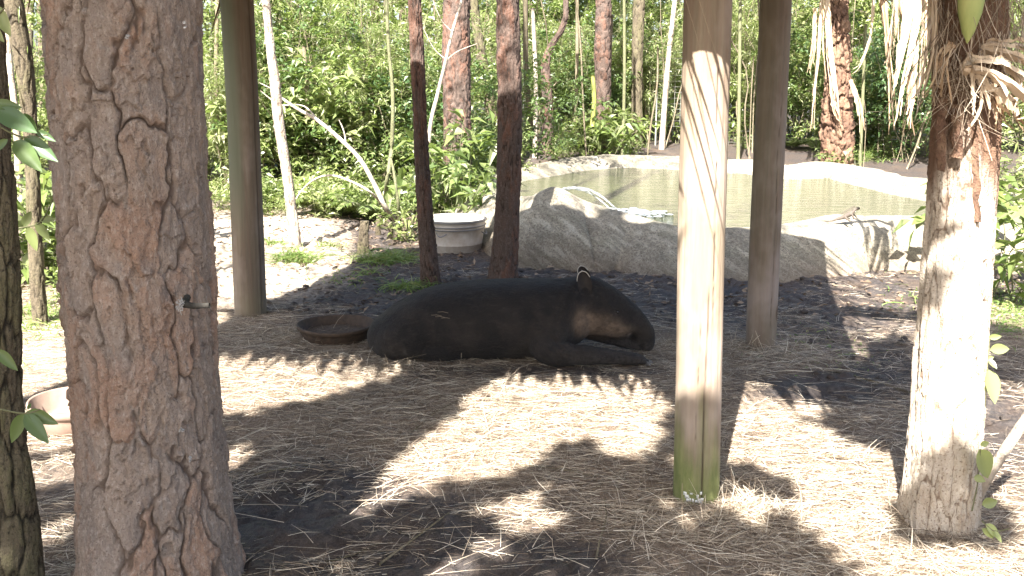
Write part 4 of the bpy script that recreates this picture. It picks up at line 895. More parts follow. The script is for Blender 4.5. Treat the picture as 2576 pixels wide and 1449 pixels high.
# second palm with hanging dead fronds, behind the pond's right side
Yq = 19.5
pts = [at(2105, 420, Yq), at(2106, 300, Yq), at(2108, 180, Yq), at(2106, 60, Yq), at(2104, -60, Yq)]; pts[0].z = float(gz(pts[0].x, Yq)) - .05
pal2 = empty('cabbage_palm', (pts[0].x, Yq, pts[0].z + .05), label='boot-covered palm trunk behind the pond with pale dead fronds hanging beside it', cat='palm')
make_trunk('trunk', pal2, M_bark_boots, pts, [r_(86, pts[1]), r_(80, pts[1]), r_(62, pts[1]), r_(56, pts[1]), r_(54, pts[1])], 80, 180, cells=8, cell_h=.3, dep=.07, seed=35, scaly=.6, warp=.7)
mb = MB()
for i in range(10):
    a_ = i * .63; d = np.array([math.cos(a_), math.sin(a_), .5]); c_ = np.array(pts[-1]) + d * 1.1; add_tube(mb, [tuple(pts[-1]), tuple(c_)], [.03, .015], 5); fan(mb, c_, d, 1.1, 24, .07)
part('fan_leaves', mb, M_leaf, pal2, smooth=False)
def hang(px_path, wd, Y, mt, root, lb=None, dy=0.0):
    path = [at(x, y, Y) for x, y in px_path]; part('hanging_frond', frond_sheet(str(px_path), MB(), path, [w_ * depth(path[0]) / F for w_ in wd], .22), mt, root, label=lb)
for pp_, w_ in [([(2082, -20), (2088, 120), (2100, 220), (2112, 300)], [16, 20, 22, 6]), ([(2066, 0), (2060, 130), (2050, 220), (2040, 330)], [9, 12, 10, 5]), ([(2072, -10), (2070, 100), (2076, 200)], [12, 10, 6]),
                ([(2200, -20), (2190, 90), (2168, 160), (2150, 180)], [12, 9, 7, 5]), ([(2090, 190), (2100, 270), (2118, 310)], [10, 18, 10]), ([(2140, 200), (2160, 260), (2170, 330)], [12, 18, 8]), ([(2052, 20), (2046, 120), (2036, 180)], [14, 12, 4])]:
    hang(pp_, w_, Yq - .5, M_deadpale if len(pp_) > 3 else M_dead, pal2)
# third palm out of frame above: its skirt hangs into the picture between the two palms
Yr = 8.2
tq = at(2290, -330, Yr); 
pal3 = empty('dead_frond_skirt', (tq.x + .35, Yr + .3, 0), label='cluster of long pale dead palm fronds hanging down left of the near palm', cat='dead fronds')
for pp_, w_, mt in [([(2300, -60), (2298, 40), (2280, 140), (2262, 220), (2248, 300)], [50, 62, 56, 36, 10], M_deadpale), ([(2222, -40), (2232, 80), (2240, 200), (2248, 330)], [22, 20, 15, 8], M_dead), ([(2328, -30), (2326, 60), (2322, 160), (2316, 240)], [20, 22, 15, 6], M_deadpale),
                    ([(2262, -40), (2268, 30), (2290, 90), (2312, 60)], [20, 30, 26, 8], M_dead), ([(2292, 180), (2294, 250), (2288, 300), (2292, 365)], [26, 24, 18, 6], M_dead), ([(2306, 100), (2302, 200), (2296, 300)], [20, 18, 8], M_deadpale),
                    ([(2215, -40), (2226, 60), (2244, 100), (2236, 150)], [16, 20, 18, 4], M_dead), ([(2256, -40), (2248, 70), (2236, 150)], [14, 12, 4], M_deadpale)]:
    hang(pp_, w_, Yr + rng.uniform(-.2, .2), mt, pal3)
mb = MB(); add_tube(mb, [at(2560, 620, 9.5), at(2500, 300, 9.4), at(2400, -60, 8.8), tuple(at(2290, -260, Yr))], [.09, .08, .07, .05], 12) if False else add_tube(mb, [at(2215, -45, Yr), at(2290, -70, Yr + .1), at(2340, -45, Yr)], [.03, .04, .03], 10)
part('petiole', mb, M_dead, pal3)
#PART3
# ------------------------------------------------------------------ shrubs and undergrowth (shared meshes, one object per plant)
def shrub_mesh(seed, h, spread, nst, nleaf, L, Wd, droop=.25, lean=.25, low=.12, twigs=3, leafup=.0, sr=.008, simple_=False):
    global rng
    keep_, rng = rng, np.random.default_rng(seed); st, fo = MB(), MB(); paths = []
    for i in range(nst):
        a_ = rng.uniform(0, 6.28); r_0 = spread * .25 * rng.random(); p = np.array([math.cos(a_) * r_0, math.sin(a_) * r_0, -.02]); hh_ = h * rng.uniform(.6, 1.0)
        d = nrm(np.array([rng.normal(0, lean), rng.normal(0, lean), 1.0])); pp = [p]
        for j in range(7):
            d = nrm(d + rng.normal(0, .14, 3) + np.array([0, 0, .03])); p = p + d * hh_ / 7; pp.append(p)
        pp = np.array(pp); paths.append(pp); add_tube(st, pp, np.linspace(sr, sr * .35, 8), 4)
        for j in range(twigs):
            k_ = rng.integers(2, 7); d2 = nrm(np.array([rng.normal(0, 1), rng.normal(0, 1), rng.uniform(.0, .7)])); q = [pp[k_], pp[k_] + d2 * spread * .3, pp[k_] + d2 * spread * .55 + [0, 0, -.04]]; q = np.array(q); paths.append(np.array([q[0], q[0] * .5 + q[1] * .5, q[1], q[1] * .5 + q[2] * .5, q[2], q[2], q[2], q[2]])); add_tube(st, q, [sr * .45, sr * .3, sr * .15], 3)
    PA = np.array(paths); n = nleaf; pi = rng.integers(0, len(PA), n); tt_ = rng.uniform(low, 1, n) ** .8 * 6.99; k_ = tt_.astype(int); f = (tt_ - k_)[:, None]
    base = PA[pi, k_] * (1 - f) + PA[pi, k_ + 1] * f; base += rng.normal(0, .05 * spread, (n, 3)); base[:, 2] = np.maximum(base[:, 2], .02)
    D = nrm(rng.normal(0, 1, (n, 3)) * [1, 1, .45] + [0, 0, leafup]); leaves(fo, base, D, L * rng.uniform(.6, 1.15, n), Wd * rng.uniform(.7, 1.15, n), droop, simple_)
    r = st.mesh('stems'), fo.mesh('foliage', smooth=False); setattr_f(r[0], 'crack', np.ones(st.n)); setattr_f(r[0], 'plate', np.zeros(st.n)); rng = keep_; return r
def fern_mesh(seed, n=14, L=.8):
    global rng
    keep_, rng = rng, np.random.default_rng(seed); st, fo = MB(), MB()
    for i in range(n):
        a_ = rng.uniform(0, 6.28); d = np.array([math.cos(a_), math.sin(a_), 0]); l_ = L * rng.uniform(.6, 1.1); t = np.linspace(0, 1, 9); P = d[None] * (l_ * t)[:, None] * .75 + np.array([0, 0, 1.0])[None] * (l_ * (t * 1.0 - t ** 2 * .75))[:, None]
        add_tube(st, P, np.linspace(.006, .002, 9), 3); m = 26; tt_ = np.linspace(.15, 1, m); B = np.stack([np.interp(tt_, t, P[:, c]) for c in range(3)], -1); s_ = np.cross(d, [0, 0, 1.0])
        for sg in (-1, 1): leaves(fo, B, sg * s_[None] + d[None] * .45 + rng.normal(0, .08, (m, 3)), .16 * np.sin(tt_ * 2.6 + .35), .03, .3, True)
    r = st.mesh('stems'), fo.mesh('foliage', smooth=False); setattr_f(r[0], 'crack', np.ones(st.n)); setattr_f(r[0], 'plate', np.zeros(st.n)); rng = keep_; return r
KINDS = {}
def kind(k_, variants, mleaf, mstem):
    for a, b in variants:
        a.materials.append(mstem); b.materials.append(mleaf)
    KINDS[k_] = variants
kind('tall', [shrub_mesh(100 + i, 5.6, 1.5, 6, 5200, .15, .06, lean=.13, twigs=9, low=.02, sr=.018) for i in range(3)], M_leaf, M_stem)
kind('tallpale', [shrub_mesh(110 + i, 5.0, 1.4, 6, 3800, .17, .065, lean=.13, twigs=9, low=.03, sr=.016) for i in range(2)], M_leaf_pale, M_stem)
kind('bush', [shrub_mesh(120 + i, 2.6, 1.5, 9, 2600, .13, .055, lean=.3, twigs=6, low=.0) for i in range(3)], M_leaf, M_stem)
kind('palebush', [shrub_mesh(130 + i, 2.0, 1.3, 8, 1700, .14, .055, lean=.35, twigs=5, low=.0) for i in range(2)], M_leaf_pale, M_stem_g)
kind('fine', [shrub_mesh(140 + i, 4.2, 1.2, 16, 3600, .17, .020, lean=.12, twigs=4, low=.05, sr=.007) for i in range(2)], M_leaf_pale, M_stem)
kind('mixed', [shrub_mesh(125 + i, 3.2, 1.5, 7, 900, .26, .11, lean=.2, twigs=7, low=.05, sr=.014) for i in range(2)], M_leaf_pale, M_stem)
kind('broad', [shrub_mesh(150 + i, 1.5, .9, 6, 150, .30, .11, lean=.3, twigs=2, low=.1) for i in range(3)], M_leaf, M_stem_g)
kind('dark', [shrub_mesh(160 + i, 3.4, 1.6, 8, 2600, .15, .065, lean=.25, twigs=7, low=.0) for i in range(2)], M_leaf_dark, M_stem)
kind('low', [shrub_mesh(170 + i, .55, .7, 8, 260, .12, .05, lean=.6, twigs=2, low=.0, leafup=.3, sr=.004) for i in range(3)], M_leaf, M_stem_g)
kind('lowpale', [shrub_mesh(180 + i, .6, .6, 8, 190, .14, .045, lean=.6, twigs=2, low=.0, leafup=.4, sr=.004) for i in range(2)], M_leaf_pale, M_stem_g)
kind('fern', [fern_mesh(190 + i) for i in range(2)], M_leaf, M_stem_g)
WORDS = {'tall': ('shrub_tree', 'small tree'), 'tallpale': ('shrub_tree', 'small tree'), 'bush': ('shrub', 'shrub'), 'palebush': ('shrub', 'shrub'), 'fine': ('bamboo_clump', 'bamboo'), 'broad': ('leafy_plant', 'plant'),
         'dark': ('shrub', 'shrub'), 'mixed': ('leafy_shrub', 'shrub'), 'low': ('ground_plant', 'plant'), 'lowpale': ('ground_plant', 'plant'), 'fern': ('fern', 'fern')}
LOOK = {'tall': 'tall leafy green small tree', 'tallpale': 'tall pale-leaved small tree', 'bush': 'dense green bush', 'palebush': 'pale green sunlit bush', 'fine': 'thin-leaved bamboo clump', 'broad': 'big-leaved green plant',
        'dark': 'dark green bush', 'mixed': 'loose large-leaved pale shrub', 'low': 'low green plant', 'lowpale': 'low pale green plant', 'fern': 'spreading green fern'}
GRP = dict(tall='tall small trees', tallpale='tall pale small trees', bush='green bushes', palebush='pale bushes', fine='bamboo clumps', broad='big-leaved plants', dark='dark bushes', low='low plants', lowpale='low pale plants', fern='ferns', mixed='loose large-leaved shrubs')
def zone(x, y):
    px_, _ = proj(np.array([x, y, 0.5])); px_ = float(px_)
    far_ = y > 19.2 if px_ < 1060 else y > 24.3
    w_ = 'farther back, ' if far_ else ''
    if px_ < 330: return w_ + 'at the far left edge'
    if px_ < 620: return w_ + 'between the big pine and left post'
    if px_ < 760: return w_ + 'beside the white sapling'
    if px_ < 900: return w_ + 'right of the white sapling'
    if px_ < 1060: return w_ + 'left of the narrow pine'
    if px_ < 1250: return w_ + 'by the thick red-barked pine'
    if px_ < 1400: return w_ + 'behind the pond\'s left end'
    if px_ < 1530: return w_ + 'behind the middle of the pond'
    if px_ < 1720: return w_ + 'left of the nearest post'
    if px_ < 2010: return w_ + 'between the two right posts'
    if px_ < 2330: return w_ + 'around the boot-covered palm'
    return w_ + 'right of the near palm'
def plant(k_, x, y, s=1.0, label=None, i=None, sz=None):
    st, fo = KINDS[k_][int(rng.integers(0, len(KINDS[k_]))) if i is None else i]; nm, ct = WORDS[k_]; z = float(gz(x, y)); zn = zone(x, y)
    root = empty(nm, (x, y, z), label=label or f'{LOOK[k_]} {zn}', cat=ct); 
    if not label: root['group'] = f'{GRP[k_]} {zn}'
    root.rotation_euler = (0, 0, rng.uniform(0, 6.28)); root.scale = (s, s, (sz or s))
    for nm_, me_ in (('stems', st), ('foliage', fo)): o = link(nm_, me_, None, root)
    return root
def spot(px_, Y): return at(px_, 400, Y).x
# the thicket: rows from near to far
for i in range(22):      # left front edge
    px_ = 540 + i * 27 + rng.normal(0, 8); Y = 17.0 + rng.uniform(0, 1.6) - 1.0 * (i > 14)
    plant(['bush', 'palebush', 'fine', 'mixed', 'dark', 'fine', 'mixed'][int(rng.integers(0, 7))], spot(px_, Y), Y, rng.uniform(.75, 1.05))
for i in range(11):
    px_ = 520 + i * 60 + rng.normal(0, 10); Y = 19.3 + rng.uniform(0, 1.8); plant(['tall', 'tallpale', 'fine', 'tallpale', 'mixed'][int(rng.integers(0, 5))], spot(px_, Y), Y, rng.uniform(.85, 1.1))
for i in range(13):      # far left sunlit, sparse
    px_ = -30 + i * 44 + rng.normal(0, 12); Y = 15.5 + rng.uniform(0, 4); plant(['palebush', 'palebush', 'fine', 'tallpale'][int(rng.integers(0, 4))], spot(px_, Y), Y, rng.uniform(.6, .85))
for i in range(17):      # behind the pond
    px_ = 1300 + i * 46 + rng.normal(0, 10); Y = 23.0 + rng.uniform(0, 1.5); plant(['dark', 'bush', 'mixed', 'fine'][int(rng.integers(0, 4))], spot(px_, Y), Y, rng.uniform(.8, 1.15))
for i in range(15):
    px_ = 1190 + i * 58 + rng.normal(0, 12); Y = 25.0 + rng.uniform(0, 2.0); plant(['tall', 'tall', 'tallpale', 'fine'][int(rng.integers(0, 4))], spot(px_, Y), Y, rng.uniform(.9, 1.15))
for i in range(12):      # right
    px_ = 2000 + i * 52 + rng.normal(0, 14); Y = 20.6 + rng.uniform(0, 2.2); plant(['dark', 'bush', 'fine', 'palebush'][int(rng.integers(0, 4))], spot(px_, Y), Y, rng.uniform(.8, 1.1))
for i in range(8):
    px_ = 2060 + i * 76 + rng.normal(0, 14); Y = 23.6 + rng.uniform(0, 2); plant(['tall', 'tallpale'][int(rng.integers(0, 2))], spot(px_, Y), Y, rng.uniform(.9, 1.1))
for i in range(6):
    px_ = 1080 + i * 44; Y = 16.5 + rng.uniform(0, 1.5); plant(['bush', 'palebush', 'dark'][int(rng.integers(0, 3))], spot(px_, Y), Y, rng.uniform(.6, .8))
for i in range(40):      # low plants in front of the thicket
    px_ = rng.uniform(530, 1230); Y = rng.uniform(13.2, 17.0) + (px_ < 700) * 1.2; plant(['low', 'lowpale', 'fern', 'low'][int(rng.integers(0, 4))], spot(px_, Y), Y, rng.uniform(.7, 1.25))
for i in range(26):
    px_ = rng.uniform(1330, 2300); Y = rng.uniform(20.5, 23); plant(['low', 'lowpale', 'broad', 'fern'][int(rng.integers(0, 4))], spot(px_, Y), Y, rng.uniform(.6, 1.0))
for i in range(34):
    px_ = rng.uniform(520, 1040); py_ = rng.uniform(455, 545); g_ = gnd(px_, py_); plant(['low', 'lowpale', 'lowpale'][int(rng.integers(0, 3))], g_.x, g_.y, rng.uniform(.35, .7))
# plants one can point to
plant('broad', spot(1150, 13.6), 13.6, 1.15, 'broad-leaved green shrub growing around the foot of the thick red-barked pine', 0)
plant('dark', spot(1168, 13.9), 13.9, .42, 'dark leafy bush right in front of the thick red-barked pine', 1)
plant('broad', spot(1228, 12.4), 12.4, .75, 'bright broad-leaved plant between the tub and the sun-patched pine', 1)
plant('broad', spot(1095, 13.2), 13.2, .9, 'leafy plant left of the thick pine, just behind the narrow leaning pine', 2)
plant('lowpale', spot(1020, 11.6), 11.6, .9, 'yellow-green plant at the root of the forked branch pile', 0)
plant('broad', spot(1525, 21.2), 21.2, .95, 'big-leaved plant at the foot of the straight dark pine', 2)
plant('low', spot(2140, 19.2), 19.2, 1.3, 'bright grassy plant on the far rim of the pond below the boot-covered palm', 0)
plant('broad', spot(2530, 9.2), 9.2, 1.0, 'broad-leaved shrub at the right edge beyond the near palm', 0)
plant('broad', spot(2590, 8.3), 8.3, .9, 'big-leaved plant cut by the right frame edge beside the pond', 1)
plant('palebush', spot(2600, 11.5), 11.5, .75, 'pale green bush at the right frame edge behind the pond rim', 1)
for i, (a, Y, s_, lb) in enumerate([(110, 9.3, 1.0, 'leafy green bush between the mossy frame-edge trunk and the big pine'), (140, 8.4, .6, 'small dark bush beside the big pine at the far left'), (75, 11, .9, 'sunlit pale bush behind the thin leaning tree')]):
    plant(['low', 'low', 'palebush'][i], spot(a, Y), Y, s_ * 1.4 if i < 2 else s_ * .6, lb)
for i in range(9): plant(['low', 'lowpale', 'broad'][i % 3], spot(rng.uniform(50, 165), 9), rng.uniform(8.6, 11.5), rng.uniform(.7, 1.2))
# far mass of forest
mb = MB(); n = 60000; X = rng.uniform(-34, 34, n); Y = rng.uniform(28, 44, n); Z = rng.uniform(0, 1, n) ** .9 * (8.5 + 2.5 * vnoise(X * .25, Y * .1, s=3)); keepm = (vnoise(X * .75, Z * .7, Y * .12, 8) > .02) & ((X > -9) | (vnoise(X * .8, Z * .7, 0, 9) > .0))
P0 = np.stack([X, Y, Z + gz(X, Y)], -1)[keepm]; leaves(mb, P0, rng.normal(0, 1, P0.shape), rng.uniform(.25, .5, len(P0)), rng.uniform(.14, .26, len(P0)), simple=True)
tag(link('distant_forest', mb.mesh('distant_forest', smooth=False), M_leaf_far), 'dense green forest closing off the view behind the thicket', kind='stuff')
mb = MB()
for i in range(70):
    x, y = rng.uniform(-20, 20), rng.uniform(26, 40); r0 = rng.uniform(.05, .16); l_ = rng.normal(0, .6); add_tube(mb, [(x, y, .2), (x + l_ * .5, y, 4), (x + l_, y, 9)], [r0, r0 * .85, r0 * .6], 8)
me = mb.mesh('distant_trunks'); setattr_f(me, 'crack', np.ones(mb.n)); setattr_f(me, 'plate', np.zeros(mb.n)); tag(link('distant_trunks', me, M_bark_dark), 'far trunks half hidden in the forest', kind='stuff')

# vines and hanging stems among the thicket
mb = MB()
for i in range(85):
    px_ = rng.uniform(540, 2300); Y = rng.uniform(17, 24) + 4 * (px_ > 1300) * (1 if rng.random() < .5 else .2); x = spot(px_, Y); z0 = float(gz(x, Y)); h_ = rng.uniform(1.2, 5); l_ = rng.normal(0, .35)
    add_tube(mb, catmull([(x, Y, z0), (x + l_ * .3, Y, z0 + h_ * .35), (x + l_ * .4 + rng.normal(0, .1), Y, z0 + h_ * .7), (x + l_, Y, z0 + h_)], 8), rng.uniform(.008, .022), 4)
me = mb.mesh('thicket_stems'); setattr_f(me, 'crack', np.ones(mb.n)); setattr_f(me, 'plate', rng.random(mb.n)); tag(link('thicket_stems', me, M_stem), 'tangle of thin bare stems and vines in the thicket', kind='stuff')

# ------------------------------------------------------------------ wire fence panels behind the pond
for (xa, xb, ya, yb, lb) in [(1650, 1762, 132, 318, 'square wire mesh panel behind the thin white trunk'), (1290, 1345, 128, 322, 'square wire mesh panel half hidden behind the sun-patched pine'), (1818, 1902, 330, 400, 'low wire mesh panel seen between the two right posts')]:
    Y = 22.6; a, b = at(xa, yb, Y), at(xb, ya, Y); gzz = float(gz(a.x, Y)); root = empty('wire_fence_panel', (a.x, Y, gzz), label=lb, cat='fence')
    for x in (a.x, b.x): mb = MB(); add_tube(mb, [(x, Y, gzz - .1), (x, Y, b.z + .05)], [.018, .018], 6); part('fence_post', mb, M_wire, root)
    nx2 = int((b.x - a.x) / .12)
    for i in range(1, nx2): mb = MB(); x = a.x + (b.x - a.x) * i / nx2; add_tube(mb, [(x, Y, a.z), (x, Y, b.z)], [.004, .004], 4); part('wire', mb, M_wire, root)
    nz = int((b.z - a.z) / .12)
    for i in range(nz + 1): mb = MB(); z = a.z + (b.z - a.z) * i / nz; add_tube(mb, [(a.x, Y, z), (b.x, Y, z)], [.004, .004], 4); part('wire', mb, M_wire, root)

# ------------------------------------------------------------------ fallen branch, stump, sapling stems near the tub
def twig(mb, pts, r0, r1, n=24, nu=8): P = catmull([tuple(p) for p in pts], n); add_tube(mb, P, np.linspace(r0, r1, n) * (1 + .12 * vnoise(np.arange(n) * .7, 3.3)), nu)
def bark_part(name, mb, mat, root, label=None):
    me = mb.mesh(name); setattr_f(me, 'crack', np.ones(mb.n)); setattr_f(me, 'plate', np.zeros(mb.n)); return part(name, me, mat, root, label=label)
Yb = 11.9; bs = gnd(1000, 560); root = empty('fallen_branch', (bs.x, bs.y, 0), label='long bare white branch leaning from the ground up to the left', cat='branch')
mb = MB(); twig(mb, [gnd(1005, 563, .02), at(975, 530, Yb), at(945, 470, Yb), at(905, 400, Yb), at(850, 345, Yb), at(795, 300, Yb), at(750, 275, Yb), at(706, 245, Yb)], .034, .017); bark_part('limb', mb, M_bark_white, root)
for p_ in ([at(708, 246, Yb), at(685, 225, Yb), at(652, 208, Yb)], [at(735, 264, Yb), at(700, 262, Yb), at(655, 228, Yb)], [at(800, 303, Yb), at(770, 270, Yb + .1), at(740, 262, Yb + .2)], [at(870, 362, Yb), at(865, 330, Yb), at(852, 300, Yb)]):
    mb = MB(); twig(mb, p_, .012, .005, 10, 6); bark_part('side_twig', mb, M_bark_white, root)
root = empty('arched_branch', (bs.x - .2, bs.y, 0), label='thin pale branch arching low to the left below the leaning white one', cat='branch')
mb = MB(); twig(mb, [gnd(985, 548, .03), at(940, 490, 12), at(880, 455, 12.1), at(830, 441, 12.2), at(790, 452, 12.3), at(760, 478, 12.4), at(745, 500, 12.4)], .018, .008); bark_part('limb', mb, M_bark_white, root)
root = empty('fallen_branch', tuple(gnd(670, 515)), label='short grey branch lying on the ground beside the white sapling', cat='branch')
mb = MB(); twig(mb, [gnd(668, 522, .03), gnd(700, 500, .12), gnd(728, 478, .2)], .02, .012, 12); bark_part('limb', mb, M_stem, root)
for lb, pth, r0, r1 in [('thin pale green stem rising straight from the branch pile beyond the stump', [gnd(968, 545), at(972, 470, 12.2), at(985, 370, 12.2), at(988, 240, 12.2), at(978, 120, 12.2), at(970, -40, 12.2)], .03, .018),
                        ('short leaning stem right of the branch pile', [gnd(1008, 585, 0), at(1003, 520, 11.6), at(990, 430, 11.6), at(982, 395, 11.6)], .022, .012),
                        ('thin bent sapling crossing behind the narrow pine up to the right', [gnd(1072, 560), at(1080, 340, 13), at(1100, 240, 13), at(1122, 150, 13), at(1138, 80, 13), at(1168, -20, 13)], .03, .016)]:
    root = empty('sapling_stem', tuple(pth[0]), label=lb, cat='sapling'); mb = MB(); twig(mb, pth, r0, r1, 40); bark_part('stem', mb, M_bark_white if 'bent' in lb else M_stem_g, root)
    if 'bent' in lb:
        for p_ in ([at(1122, 150, 13), at(1090, 120, 13), at(1060, 60, 13)], [at(1120, 155, 13), at(1150, 130, 13), at(1200, 110, 13)], [at(1138, 80, 13), at(1110, 50, 13), at(1085, -10, 13)]):
            mb = MB(); twig(mb, p_, .009, .004, 10, 5); bark_part('side_twig', mb, M_bark_white, root)
Ys = gnd(912, 636).y; root = empty('stump', (at(912, 600, Ys).x, Ys, 0), label='small round mossy stump left of the shaded grass', cat='stump')
p = at(912, 600, Ys); make_trunk('trunk', root, M_bark_dark, [(p.x, Ys, -.03), (p.x + .01, Ys, .15), (p.x + .03, Ys, .36)], [.062, .052, .048], 30, 50, cells=6, cell_h=.12, dep=.008, seed=40, flare=.25)
# shoots crowding at the branch pile
for i, px_ in enumerate((952, 978, 1000, 1015, 1038)):
    g0 = gnd(px_, 590 + (i % 2) * 14); root = empty('small_stump', tuple(g0), label='short broken stump in the cluster between the mossy stump and the narrow pine', cat='stump', group='broken stumps at the branch pile')
    mb = MB(); twig(mb, [g0 - Vector((0, 0, .03)), g0 + Vector((rng.normal(0, .02), 0, .12)), g0 + Vector((rng.normal(0, .05), 0, .24))], .04, .025, 10, 8); bark_part('trunk', mb, M_bark_dark, root)

# ------------------------------------------------------------------ grass
def tuft(mb, cx, cy, rx, ry, n, L, w_=.010, up=.8):
    P0 = np.stack([rng.normal(cx, rx, n), rng.normal(cy, ry, n), np.zeros(n)], -1); P0[:, 2] = gz(P0[:, 0], P0[:, 1]) - .01
    ribbons(mb, P0, nrm(rng.normal(0, .5, (n, 3)) * [1, 1, .2] + [0, 0, up]), rng.uniform(.5, 1.1, n) * L, rng.uniform(.7, 1.2, n) * w_, rng.normal(0, .4, (n, 3)) * [1, 1, 0] + [0, 0, -.55], 4, rng.random(n))
for (cx, cy, rx, ry, n, L, lb) in [(748, 655, .13, .10, 300, .34, 'pale sunlit grass around the foot of the white sapling'), (975, 660, .15, .10, 420, .34, 'green grass clump in shade beside the mossy stump'), (1028, 722, .12, .10, 220, .22, 'small green grass patch behind the tapir'),
        (2560, 790, .3, .5, 1500, .16, 'bright green grass at the right edge beyond the near palm'), (2140, 428, .3, .25, 700, .45, 'tall grass at the far pond edge'), (830, 622, .07, .05, 90, .2, 'small grass tuft between the sapling and the mossy stump'), (690, 615, .07, .05, 90, .24, 'small pale grass tuft left of the white sapling'), (930, 690, .08, .05, 80, .16, 'small grass tuft in the shade edge behind the feed bowl'), (900, 480, 1.3, .6, 1500, .42, 'long grass at the edge of the left thicket'), (880, 705, .15, .2, 90, .14, 'sparse grass behind the feed bowl'),
        (2090, 880, .25, .35, 260, .06, 'faint short grass on the mud right of the rear post'), (120, 800, .25, .5, 900, .2, 'grass by the bushes at the far left')]:
    g0 = gnd(cx, cy); mb = MB(); tuft(mb, g0.x, g0.y, rx, ry, n, L); tag(link('grass', mb.mesh('grass', smooth=False), M_grass), lb, kind='stuff')

# ------------------------------------------------------------------ straw
def straw(name, label, N, zlo, zhi, Lr, wr, cond, rndr=(0, 1), horiz=.45):
    x = rng.uniform(-5.5, 5.5, N * 5); y = 2.6 + (rng.random(N * 5) ** 1.25) * 8.4; px_, py_ = proj(np.stack([x, y, 0 * x], -1))
    d = np.clip(G(px_, py_) + .55 * fbm(x * 2.5, y * 2.5, s=91) + .25 * fbm(x * 9, y * 9, s=92), 0, 2); ok = cond(px_, py_, d, rng.random(len(x))) & (px_ > -250) & (px_ < 2850); x, y = x[ok][:N], y[ok][:N]; n = len(x)
    th = np.where(rng.random(n) < horiz, rng.normal(0, .35, n) + .15, rng.uniform(0, math.pi, n)); fl = np.where(rng.random(n) < .5, 1, -1)
    D = nrm(np.stack([np.cos(th) * fl, np.sin(th), rng.normal(.03, .07, n)], -1)); z = gz(x, y) + rng.uniform(zlo, zhi, n)
    L = rng.uniform(*Lr, n); mb = MB(); ribbons(mb, np.stack([x, y, z], -1) - D * L[:, None] / 2 * [1, 1, 0], D, L, rng.uniform(*wr, n), rng.normal(0, .16, (n, 3)) * [1, 1, .15] + [0, 0, -.06], 2, rndr[0] + (rndr[1] - rndr[0]) * rng.random(n))
    tag(link(name, mb.mesh(name, smooth=False, attr='rnd'), M_straw), label, kind='stuff')
straw('straw_litter', 'tan straw and pine needles strewn over the clearing', 110000, .0, .020, (.06, .19), (.0016, .0032), lambda a, b, d, r: r < ((d - .1) * 1.25) ** 1.3)
straw('loose_straw', 'longer loose straw stalks lying on the mud', 2200, .01, .03, (.18, .45), (.002, .0034), lambda a, b, d, r: (b > 780) & (r < .6), (.35, 1), .35)
mb = MB()   # heaps of straw lifted in tussocks
for cx, cy, rx, ry, n, up in [(1880, 1285, .09, .07, 420, .5), (1800, 1330, .2, .1, 900, .22), (2330, 1360, .25, .12, 800, .2), (1960, 900, .22, .10, 900, .2), (1870, 880, .15, .08, 500, .2), (700, 850, .3, .15, 900, .18), (1760, 880, .2, .1, 500, .2), (1640, 870, .1, .08, 350, .25), (1020, 925, .25, .05, 300, .2), (1130, 1120, .25, .2, 500, .15), (2120, 1180, .2, .15, 500, .15), (2050, 1330, .3, .15, 900, .15), (560, 840, .2, .1, 400, .2)]:
    g0 = gnd(cx, cy); P0 = np.stack([rng.normal(g0.x, rx, n), rng.normal(g0.y, ry, n), np.zeros(n)], -1); P0[:, 2] = gz(P0[:, 0], P0[:, 1])
    ribbons(mb, P0, nrm(rng.normal(0, 1, (n, 3)) * [1, .7, .1] + np.array([0, 0, up]) * np.abs(rng.normal(0, 1, (n, 1)))), rng.uniform(.07, .22, n), rng.uniform(.002, .004, n), rng.normal(0, .2, (n, 3)) * [1, 1, 0] + [0, 0, -.2], 3, rng.uniform(.2, 1, n))
tag(link('straw_heaps', mb.mesh('straw_heaps', smooth=False, attr='rnd'), M_straw), 'loose heaps of straw round the posts and bowl', kind='stuff')
mb = MB()
for i in range(420):
    x, y = rng.uniform(-2.2, 3.4), rng.uniform(4.2, 10.5); qx, qy = proj(np.array([x, y, 0.0]))
    if G(qx, qy) > .45 or (6.2 < y < 7.3 and -1.2 < x < 1.2): continue
    r0 = rng.uniform(.008, .032); v, f = lathe([(math.sin(a), -math.cos(a)) for a in np.linspace(.05, 3.09, 6)], 7, (0, 0, 0)); v = v * r0 * [1.3, 1, .7] * (1 + .35 * rng.normal(0, .5, (len(v), 1))); mb.add(v + [x, y, float(gz(x, y)) + r0 * .2], f)
me = mb.mesh('mud_clods'); setattr_f(me, 'straw', np.zeros(mb.n)); setattr_f(me, 'pale', np.zeros(mb.n)); tag(link('mud_clods', me, M_ground), 'small clods of dark mud scattered behind the tapir and on bare ground', kind='stuff')
mb = MB()   # straw bits on the tapir
for a, b in [(1085, 793), (1110, 800), (1101, 785), (1155, 811), (1200, 822), (1095, 797)]:
    p = at(a, b, TY - .30); add_tube(mb, [p, p + Vector((.035, -.002, .003)), p + Vector((.07, 0, -.006))], [.0016] * 3, 4, val=.4)
tag(link('straw_on_tapir', mb.mesh('straw_on_tapir', attr='rnd'), M_straw), 'few straw bits stuck to the tapir flank', kind='stuff')
